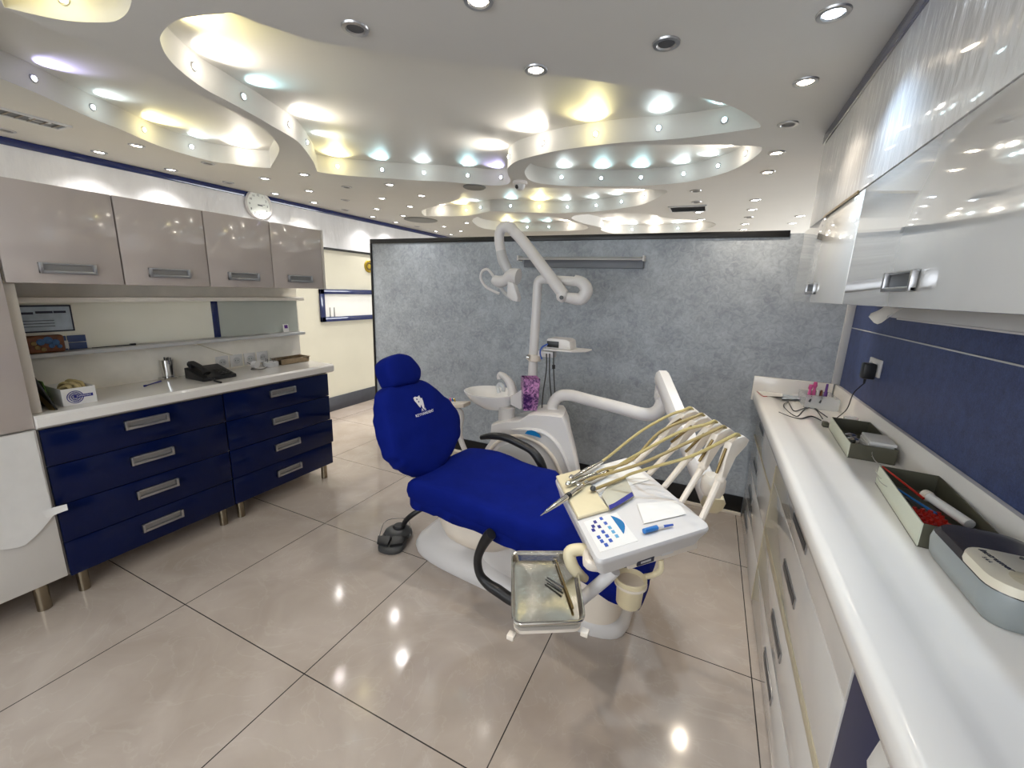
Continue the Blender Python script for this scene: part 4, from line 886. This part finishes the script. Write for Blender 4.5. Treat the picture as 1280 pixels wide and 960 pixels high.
# ================================================================== SPITTOON UNIT
YU = 2.33
t = UN = thing('spittoon_unit', (-1.0, 2.5, 0), 'white dental water unit with oval spittoon behind the chair', 'dental unit')
uo = [(596, 640), (599, 600), (603, 575), (606, 560), (614, 548), (613, 540), (614, 530), (628, 527), (650, 525), (660, 518), (668, 517), (688, 518), (703, 520), (708, 530), (712, 548), (718, 568), (723, 592), (727, 620), (729, 650)]
up = [on(x, y, 1, YU) for x, y in uo]; zb = up[0].z
up = [V((up[0].x+.03, YU, .0))]+up+[V((up[-1].x-.06, YU, .0))]
def ub(y, kx, kz, ky=0): return [V((-1.12+(p.x+1.12)*kx, y, p.z*kz)) for p in up]
B().rings([ub(YU+.0, .985, .985), ub(YU+.008, .995, .995), ub(YU+.03, 1, 1), ub(YU+.1, .96, 1), ub(YU+.2, .88, .99), ub(YU+.3, .76, .975), ub(YU+.34, .68, .95)]).build('body', 'plas', t, smooth=40)
def arc(px, y): return [on(x, q, 1, y) for x, q in px]
B().tube(arc(((606, 588), (608, 572), (618, 556), (634, 547), (655, 546), (675, 555), (690, 570), (700, 590), (706, 610)), YU-.004), .012, 10, 5).build('arch_trim', 'plas2', t)
ip = arc(((609, 640), (610, 590), (614, 572), (624, 559), (640, 553), (656, 556), (670, 566), (682, 584), (690, 605), (694, 640)), YU-.006)
B().prism(ip, Y*.012, .003).build('door_panel', 'greyp', t)
B().tube(arc(((640, 537), (660, 537), (680, 541), (697, 556), (708, 578), (714, 600)), YU-.004), [.004, .012, .014, .014, .012, .006], 10, 5).build('upper_trim', 'plas', t)
bd = arc(((656, 542), (659, 538.5), (664, 538), (669, 539.5), (674, 543.5), (675.5, 547.5), (668, 545)), YU-.0225)
B().prism(bd, Y*.005).build('badge', 'teal', t)
# basin
bc_ = on(633, 527, 1, 2.42); bc_.z = up[7].z-.012
B().lathe([(.05, 0), (.054, .02), (.055, .10), (.06, .12)], bc_, n=24).build('basin_stem', 'plas', t)
B().lathe([(.056, .0), (.058, .012), (.056, .016)], bc_, n=24).build('stem_ring', 'chrome', t)
bwl = []
bw = B(); rc = on(613, 492, 1, 2.45)
def brim(hx, hy, z, dx=0): return [V((rc.x+dx+hx*math.cos(a), 2.45+hy*math.sin(a), z)) for a in (2*PI*k/36 for k in range(36))]
zr = rc.z+.012
bw.rings([brim(.06, .055, zr-.108, .06), brim(.10, .085, zr-.1, .035), brim(.155, .12, zr-.06, .01), brim(.182, .165, zr-.006), brim(.184, .167, zr+.004), brim(.176, .16, zr+.006), brim(.15, .115, zr-.045, .008), brim(.08, .07, zr-.085, .03), brim(.012, .012, zr-.09, .03)])
bw.build('basin', mat('porcelain', (238, 236, 234), .1, coat=.5), t, smooth=70)
fa = arc(((641, 505), (641, 493), (639, 482), (633, 473), (626, 468), (623.5, 470), (624, 474)), 2.47)
B().tube(fa, [.034, .034, .029, .023, .018, .015, .014], 12, 5).build('faucet', 'plas', t)
fa2 = arc(((624, 491), (622, 484), (625, 480), (629, 484), (629, 489)), 2.43)
B().tube(fa2, [.012, .012, .013, .013, .012], 10, 5).build('cup_filler', mat('frosted_plastic', (228, 232, 234), .2, trans=.3), t)
cs = arc(((638, 496), (652, 487), (657, 485), (657, 506), (650, 512), (638, 506)), 2.40)
B().prism(cs, Y*.055, .004).build('cup_rest', 'plas', t)
# assistant holder arm at the left
aa = arc(((562, 514), (572, 512), (577, 520), (575, 545), (584, 570), (597, 606), (603, 625)), 2.42)
B().tube(aa, [.016, .02, .019, .019, .019, .02, .02], 12, 5).build('assistant_arm', 'plas', t)
q = on(572, 505, 1, 2.42); B().obox(q+V((-.09, -.05, -.035)), X*.17+Z*.03, Y*.1, Z*.03, .008).build('assistant_holder', 'plas2', t)
q = on(568, 500, 1, 2.40); 
for k, mt in enumerate(('pink', 'bluep', 'gold')): B().cyl(q+V((.018*k-.03, 0, -.01)), q+V((.018*k-.03, -.01, .012)), .005, n=8).build('holder_button', mt, t)
# purple tumbler box
pz = up[11].z; q = on(662, 519, 1, 2.42); q.z = pz+.001
t = thing('floral_canister', q, 'tall purple and pink floral canister on the dental unit', 'canister')
cx0, cy0 = q.x-.002, 2.41; Rm = Matrix.Rotation(.6, 3, 'Z')
def sq(h, z, r=.006): return [V((cx0, cy0, 0))+Rm@(p-V((cx0, cy0, 0)))+V((0, 0, 0)) for p in rr(cx0-h, cx0+h, cy0-h, cy0+h, r, z, 3)]
hh = on(662, 470, 1, 2.45).z
B().rings([sq(.044, pz+.001), sq(.049, pz+.06), sq(.053, hh), sq(.049, hh+.002), sq(.044, pz+.01)]).build('shell', 'floral', t)

# ---- operating light
YL = 2.52
t = thing('operating_light', on(665, 520, 1, YL), 'white dental operating light on a pole with folded arms', 'dental light')
q0 = on(664, 510, 1, YL); q0.z = pz+.001
B().tube([q0]+arc(((667, 440), (671, 375)), YL), [.031, .030, .028], 16, 0).build('pole', 'plas', t)
B().tube(arc(((671, 376), (672, 358), (674, 351), (681, 349), (692, 350), (720, 352)), YL), [.029]*6, 14, 5).build('elbow', 'plas', t)
el = arc(((718, 350), (728, 354), (733, 363), (727, 373), (716, 373), (706, 371)), YL-.05)
B().tube(el, [.030, .035, .038, .038, .034, .030], 14, 5).build('knuckle', 'plas', t)
B().tube(arc(((705, 369), (680, 336), (655, 303), (642, 289)), YL-.06), [.036, .035, .034, .033], 16, 3).build('spring_arm', 'plas', t)
B().ball(on(703, 370, 1, YL-.062), .038).build('joint', 'plas', t)
q = on(702, 372, 1, YL-.11); B().lathe([(.012, 0), (.012, .006), (0, .007)], q, -Y, 14).build('joint_cap', 'dgrey', t)
B().tube(arc(((642, 289), (637, 284), (630, 284), (625, 290), (624, 300), (626, 314)), YL-.06), [.034, .034, .033, .032, .031, .031], 14, 5).build('arm_bend', 'plas', t)
B().tube(arc(((626, 314), (629, 326), (634, 336), (637, 343)), YL-.06), [.032, .034, .03, .026], 14, 4).build('neck', 'greyp', t)
h1 = arc(((617, 349), (624, 352), (632, 350), (640, 345), (648, 346)), YL-.07)
B().tube(h1, [.028, .038, .034, .046, .05], 14, 5).build('lamp_head', 'plas', t)
sh = arc(((634, 352), (641, 353), (647, 372), (646, 377), (640, 376), (633, 370)), YL-.10)
B().prism(sh, Y*.04+X*.01, .006).build('reflector_shield', 'plas', t)
B().tube(arc(((622, 353), (630, 365), (640, 374)), YL-.05), .012, 8).build('reflector_frame', 'greyp', t)
B().tube(arc(((617, 346), (610, 337), (603, 339), (601, 348), (607, 358), (617, 364), (624, 367)), YL-.09), .0085, 10, 5).build('handle_loop', 'plas', t)
# clamp and shelf with device
q = on(668, 447, 1, YL)
B().lathe([(.04, -.022), (.044, -.018), (.044, .018), (.04, .022)], q).build('clamp', 'plas2', t)
B().cyl(on(659, 446, 1, YL-.05), on(662, 447, 1, YL-.05), .016).build('clamp_knob', 'chrome', t)
s0 = on(683, 440, 1, YL)
B().box(q.x+.03, s0.x+.06, YL-.025, YL+.025, s0.z-.03, s0.z+.006, .004).build('shelf_bracket', 'plas', t)
sz = on(705, 436, 1, YL).z; sx0, sx1 = on(686, 436, 1, YL).x, on(736, 436, 1, YL).x
B().prism([(sx0, YL-.10, sz-.006), (sx1-.08, YL-.10, sz-.006), (sx1-.01, YL-.02, sz-.006), (sx1, YL+.08, sz-.006), (sx0, YL+.10, sz-.006)], Z*.01, .003).build('shelf', 'plas', t)
d0, d1 = on(682, 430, 1, YL-.06).x, on(714, 430, 1, YL-.06).x
t = thing('control_box', ((d0+d1)/2, YL, sz+.005), 'small white control box with black front on the pole shelf', 'device')
B().prism([(d0+.01, YL-.07, sz+.0055), (d1, YL-.07, sz+.0055), (d1-.008, YL-.07, sz+.055), (d1-.03, YL-.07, sz+.066), (d0+.02, YL-.07, sz+.066), (d0+.01, YL-.07, sz+.058)], Y*.13, .004).build('case', 'plas', t)
B().box(d0+.014, d0+.09, YL-.075, YL-.07, sz+.012, sz+.05, .001).build('front', 'black', t)
B().tube([(d0+.02, YL-.075, sz+.03), (d0-.01, YL-.09, sz+.01), (d0-.03, YL-.07, sz-.03), (d0-.02, YL-.06, sz-.07)], .005, 8).build('cord', 'printb', t)
t = thing('hanging_cables', on(688, 470, 1, YL), 'thin dark cables hanging from the pole shelf', 'cable')
for px in (((683, 442), (683, 462), (679, 490), (677, 515)), ((687, 442), (687, 470), (689, 495), (690, 512)), ((692, 440), (692, 460), (693, 480), (694, 500))):
    B().tube(arc(px, YL-.03), .004, 6).build('cable', 'dgrey', t)
B().cyl(on(692, 456, 1, YL-.03), on(692, 461, 1, YL-.03), .010, n=10).build('ferrite', 'rubber', t)

# ================================================================== INSTRUMENT TABLE
t = TB = thing('instrument_table', on(695, 520, 1, 2.45), 'white dental instrument table on a jointed arm over the chair', 'dental instrument table')
ya = 2.48
A1 = [V((on(690, 523, 1, ya).x, ya, pz+.001)), on(691, 506, 1, ya), on(698, 496, 1, ya-.01), on(712, 494, 1, ya-.02), on(740, 501, 1, ya-.08), on(775, 510, 1, ya-.15), on(806, 518, 1, ya-.2), on(822, 514, 1, ya-.22), on(829, 500, 1, ya-.22), on(828, 494, 1, ya-.22)]
B().tube(A1, [.036]*10, 14, 5).build('swing_arm', 'plas', t)
# spring arm: from the tall joint down towards the table
e0 = on(828, 474, 1, 2.26); e1 = on(892, 630, 1, 1.62)
ax = (e1-e0); L = ax.length; ax.normalize(); sd = ax.cross(Z).normalized(); un = sd.cross(ax)
def oct_(c, w_, h_): return [c+sd*a*w_+un*b*h_ for a, b in ((-1, -.5), (-.6, -1), (.6, -1), (1, -.5), (1, .5), (.6, 1), (-.6, 1), (-1, .5))]
B().rings([oct_(e0-ax*.03, .03, .034), oct_(e0, .036, .042), oct_(e0+ax*L*.5, .036, .042), oct_(e1-ax*.02, .036, .042)]).build('spring_arm', 'plas', t)
B().rings([oct_(e1-ax*.0199, .037, .043), oct_(e1+ax*.012, .034, .04), oct_(e1+ax*.018, .026, .03)]).build('arm_cap', 'cream', t)
B().tube([e0+V((0, .03, -.03)), e0+V((0, .02, -.1)), A1[-1]], .034, 12).build('arm_knuckle', 'plas', t)
k0 = on(886, 640, 1, 1.55)
B().lathe([(.03, 0), (.04, .02), (.04, .06), (.03, .075)], V((k0.x, k0.y, .815))).build('pivot', 'plas2', t)
# table body: frame axes
zt_ = .85
a_, b_, c_ = on(693, 598, 2, zt_), on(747, 704, 2, zt_), on(890, 660, 2, zt_)
ex = (c_-b_).normalized(); ey = (a_-b_).normalized(); W_, D_ = (c_-b_).length, (a_-b_).length
d_ = on(785, 572, 2, zt_)
def tb(u, v, z): return b_.lerp(c_, u).lerp(a_.lerp(d_, u), v)+Z*(z-zt_)
nf_ = ex.cross(Z).normalized()
if nf_.dot(b_-a_) < 0: nf_ = -nf_
def plate(z, inset, r=.05, n=5, bow=0):
    out = []; m_ = inset
    for cu, cv, a0 in ((1-m_-r, 1-m_-r, 0), (m_+r, 1-m_-r, PI/2), (m_+r, m_+r, PI), (1-m_-r, m_+r, 1.5*PI)):
        for k in range(n+1):
            u, v = cu+r*math.cos(a0+k*PI/2/n), cv+r*math.sin(a0+k*PI/2/n)
            out.append(tb(u, v, z))
    return out
B().rings([plate(.79, .05), plate(.815, .03), plate(.838, .004), plate(.846, 0), plate(.853, .006), plate(.855, .03)]).build('table_top', 'plas', t, smooth=50)
B().prism([tb(.27, .055, .814), tb(.3, .055, .775), tb(.95, .055, .768), tb(.955, .055, .814)], (tb(.6, .9, .8)-tb(.6, .055, .8)), .004).build('underside_box', 'plas2', t)
B().prism([tb(.008, .39, .8552), tb(.008, .975, .8552), tb(.3, .975, .8552), tb(.3, .39, .8552)], Z*.012, .006).build('handpiece_pad', 'cream', t)
B().prism([tb(.32, .6, .8552), tb(.32, .97, .8552), tb(.93, .97, .8552), tb(.93, .6, .8552)], Z*.004, .002).build('recess_mat', 'paper', t)
# membrane keypad
B().prism([tb(.045, .06, .8552), tb(.045, .36, .8552), tb(.36, .36, .8552), tb(.36, .06, .8552)], Z*.0008).build('keypad_sheet', 'paper', t)
ky = [(.10, .29, 'printn'), (.135, .325, 'printn'), (.085, .255, 'printn'), (.145, .27, 'printn'), (.20, .34, 'printb'), (.21, .285, 'printb'), (.22, .235, 'printt'), (.225, .19, 'printt'), (.23, .145, 'printt'), (.15, .215, 'printb'), (.16, .17, 'printb'), (.165, .125, 'printb'), (.095, .18, 'printb'), (.1, .14, 'printb'), (.115, .1, 'printb')]
for u, v, mt in ky: B().prism([tb(u-.0125, v-.014, .8561), tb(u-.0125, v+.014, .8561), tb(u+.0125, v+.014, .8561), tb(u+.0125, v-.014, .8561)], Z*.0012).build('key', mt, t)
dm = [(.29, .34)]+[(.29+.062*math.sin(PI*k/10), .345-.2*k/10) for k in range(1, 10)]+[(.29, .145)]
B().prism([tb(u, v, .8562) for u, v in dm], Z*.001).build('badge', 'teal', t)
# labels on the front edge
fn = (-ey).normalized()
q0, q1 = tb(.38, .0, .82), tb(.52, .0, .82); nf = ex.cross(Z).normalized()
if nf.dot(b_-a_) < 0: nf = -nf
fl = on(808, 690, 2, .8); lb_ = B().obox(tb(.36, .055, .782)+nf*.002, ex*.06, Z*.022, nf*.003).build('rating_plate', 'print', t)
B().obox(tb(.36, .055, .787)+nf*.0051+ex*.012, ex*.036, Z*.006, nf*.0006).build('rating_window', 'greyp', lb_)
B().obox(tb(.58, .055, .787)+nf*.002, ex*.045, Z*.012, nf*.002).build('warning_label', 'plas', t)
# whip arms
bases = [(715, 592), (727, 602), (741, 612), (758, 622), (776, 638)]
heads = [(859, 513), (873, 521), (889, 530), (900, 537), (917, 547)]
tv = [.9, .7, .5, .3, .1]
whip_tops = []
for i in range(5):
    pb = tb(1.01, tv[i]*1.0, .845)
    hx, hy = heads[i]
    pn = on(hx, hy, 1, pb.y+.02); out = ex
    # head stands up and slightly outwards from the table edge
    ph_ = onp(hx, hy, pb+ex*.085, ex); el_ = pb.lerp(ph_, .5)+ex*.012
    wb = B().tube([pb, el_], [.010, .011], 10, 0).build('holder_arm', 'plas2', TB)
    B().ball(el_, .015).build('joint', 'plas2', wb)
    dr = (ph_-el_).normalized(); sdv = dr.cross(ex).normalized()
    hd = [el_-ex*.012, el_+ex*.014, el_.lerp(ph_, .55)+ex*.02, ph_+ex*.052-Z*.03, ph_+ex*.062-Z*.012, ph_+ex*.035+Z*.004, ph_-ex*.0, ph_-ex*.022-Z*.01, el_.lerp(ph_, .5)-ex*.018]
    nv = sdv*.011
    B().prism([p-nv for p in hd], nv*2, .004).build('holder_head', 'plas2', wb)
    B().tube([el_-ex*.02+Z*.02, ph_-ex*.026-Z*.03], .0045, 8, 0).build('spring_strip', 'brass', wb)
    whip_tops.append(ph_)
# handpieces with hoses draped over the holder arms
HP = [((715, 598), (752, 577), 'chrome', 'short silver handpiece at the far side of the table', [(800, 540), (835, 520)], 0),
      ((711, 606), (745, 592), 'chrome', 'slim silver handpiece, second from the far side', [(790, 575), (825, 540)], 1),
      ((724, 607), (760, 590), 'steel', 'handpiece with khaki hose, middle of the table', [(800, 566), (850, 540)], 2),
      ((682, 640), (728, 607), 'chrome', 'long silver handpiece hanging over the table edge with black ring', [(800, 580), (860, 553)], 3),
      ((742, 612), (780, 597), 'hosev', 'yellowed hose end lying beside the pad, nearest of five', [(820, 583), (865, 570)], 4)]
for (tip, tail, mt, l, mid, wi) in HP:
    zt2 = .877 if wi != 3 else .88
    p0, p1 = on(*tip, 2, zt2), on(*tail, 2, zt2)
    if wi == 3: p0 = on(*tip, 2, .868)
    wt = thing('dental_handpiece', p0, l, 'dental handpiece', 'handpieces lying on the instrument table')
    dd = (p1-p0)
    B().tube([p0, p0+dd*.15, p0+dd*.4, p0+dd*.7, p1], [.004, .007, .009, .0085, .007] if wi != 4 else [.005, .0055, .0055, .0055, .0052], 12, 3).build('body', mt if mt != 'hosev' else 'hose', wt)
    if wi == 3:
        B().tube([p0+dd*.55, p0+dd*.62], .0102, 12, 0).build('ring', 'black', wt)
        B().tube([p0-dd*.12, p0+dd*.02], [.0012, .003], 8, 0).build('bur', 'chrome', wt)
    else: B().ball(p0+V((-.002, 0, .003)), .010, 10).build('head', mt if mt != 'hosev' else 'dgrey', wt)
    pw = whip_tops[wi]
    path = [p1, p1+dd*.25+Z*.004]
    for j, mpx in enumerate(mid):
        f = (j+1)/(len(mid)+1); guess = p1.lerp(pw, f)
        path.append(onp(mpx[0], mpx[1], guess, ray(640, 480)))
    path += [pw-ex*.02+Z*.002, pw+ex*.012+Z*.009, pw+ex*.03-Z*.002]
    B().tube(path, .0052, 8, 6).build('hose', 'hose' if wi % 2 else 'hosev', wt)
# handle, post and cup holder under the table
hq = [tb(.0, .2, .81), tb(-.08, .14, .805), on(712, 700, 2, .79), on(716, 712, 2, .76), on(724, 720, 2, .72), on(733, 724, 2, .70)]
hq = [on(736, 688, 2, .80), on(722, 687, 2, .80), on(712, 691, 2, .79), on(714, 704, 2, .765), on(722, 716, 2, .74), on(733, 724, 2, .72)]
B().tube(hq, [.017, .017, .018, .018, .016, .01], 12, 5).build('grip_handle', 'cream', t)
B().tube([tb(.06, .1, .80), tb(.0, .13, .805), hq[0]], .015, 10).build('handle_stub', 'plas2', t)
B().tube([on(768, 712, 2, .775), on(755, 725, 2, .735), on(735, 742, 2, .70), on(715, 760, 2, .69)], [.018, .018, .017, .016], 12, 4).build('tray_arm', 'plas', t)
cp = on(789, 722, 2, .715); cb = tb(.5, .08, .765)
B().tube([on(826, 700, 2, .765), on(826, 712, 2, .74), on(818, 718, 2, .72), on(806, 721, 2, .715)], .008, 10, 5).build('cup_bracket', 'cream', t)
t = thing('cup_holder', cp, 'cream plastic cup holder hanging below the instrument table', 'cup holder')
B().lathe([(0, -.085), (.032, -.085), (.035, -.08), (.038, -.02), (.043, -.016), (.044, .0), (.041, .002), (.038, -.004), (.034, -.07), (0, -.072)], cp, n=28).build('cup', 'cream', t)
B().lathe([(.0385, -.019), (.0455, -.019), (.0455, -.012), (.0385, -.012)], cp, n=28).build('rim_ring', 'plas2', t)
# things lying on the table
t = thing('instrument_pouch', tb(.45, .5, .86), 'clear sterilising pouch with navy band on the instrument table', 'pouch')
pq = [on(x, y, 2, .863) for x, y in ((760, 606), (782, 598), (793, 621), (762, 638), (752, 620))]
B().prism(pq, Z*.004, .001).build('film', mat('translucent_film', (214, 210, 192), .25, trans=.25), t)
pq = [on(x, y, 2, .868) for x, y in ((761, 632), (768, 629), (790, 615), (792, 620), (778, 629), (762, 637.5))]
B().prism(pq, Z*.0012).build('band', 'printn', t)
def napkin(u, v):
    p = on(796, 630, 2, .857).lerp(on(846, 626, 2, .857), u).lerp(on(805, 655, 2, .857).lerp(on(858, 643, 2, .857), u), v)
    return p+Z*(.001+.004*abs(noise.noise(V((u*3, v*3, 2)))))
tag(B().sheet(napkin, 14, 10, .001).build('paper_napkin', 'paper'), 'creased white paper napkin on the instrument table', 'napkin')
t = thing('syringe_cap', on(815, 662, 2, .858), 'small blue capped syringe lying on the instrument table', 'syringe')
q0, q1, q2 = on(805, 664, 2, .864), on(821, 659.5, 2, .864), on(841, 656, 2, .862)
B().tube([q0, q1], .0075, 12, 0).build('barrel', 'bluep', t); B().tube([q1, q1.lerp(q2, .4)], [.005, .004], 10, 0).build('neck', 'plas', t); B().tube([q1.lerp(q2, .4), q2], [.0042, .003], 10, 0).build('cap', 'printb', t)
# stainless tray on its bracket
zs = .745
tc_ = [on(639, 690, 2, zs), on(719, 690, 2, zs), on(733, 779, 2, zs), on(639, 783, 2, zs)]
t = thing('steel_tray', (sum(tc_, V())/4)-Z*.015, 'rectangular stainless steel instrument tray in front of the chair', 'tray')
def tq(k, z, r=.16, n=5):
    c = sum(tc_, V())/4; P = [c+(p-c)*k for p in tc_]; out = []
    for i in range(4):
        p, pa, pb2 = P[i], P[i-1], P[(i+1) % 4]; a1 = p.lerp(pa, r*.8); a2 = p.lerp(pb2, r*.8)
        for j in range(n+1):
            f = j/n; out.append((a1.lerp(p, f)).lerp(p.lerp(a2, f), f)+Z*(z-zs))
    return out
B().rings([tq(.87, zs-.02), tq(.93, zs-.014), tq(.965, zs-.001), tq(1.0, zs), tq(1.005, zs+.003), tq(.99, zs+.0055), tq(.955, zs+.004), tq(.925, zs-.004), tq(.88, zs-.0165), tq(.8, zs-.018), tq(.4, zs-.0182)]).build('tray_body', 'steel', t, smooth=45)
t2 = thing('dental_tweezers', on(693, 734, 2, zs), 'dark metal tweezers lying in the stainless tray', 'dental tool')
for a0, a1 in (((682, 724), (702, 738)), ((684, 722), (704, 734))): B().tube([on(*a0, 2, zs-.01), on(*a1, 2, zs-.009)], [.0018, .003], 8, 0).build('arm', 'dgrey', t2)
t2 = thing('dental_mirror', on(705, 715, 2, zs), 'long dark instrument along the right side of the stainless tray', 'dental tool')
B().tube([on(695, 700, 2, zs-.009), on(716, 760, 2, zs-.009)], [.002, .0035], 8, 0).build('handle', 'brass', t2)
B().lathe([(0, 0), (.008, 0), (.009, .002), (0, .003)], on(694, 698, 2, zs-.011), n=14).build('mirror_head', 'chrome', t2)
br_ = tq(.9, zs-.026); c = sum(tc_, V())/4
t3 = B().rings([tq(.80, zs-.034), tq(.93, zs-.032), tq(.93, zs-.024), tq(.80, zs-.0205)])
for i in (2, 3):
    p = c+(tc_[i]-c)*.985; t3.box(p.x-.009, p.x+.009, p.y-.009, p.y+.009, zs-.034, zs-.0215, .002)
t3.build('tray_bracket', 'plas2', TB)
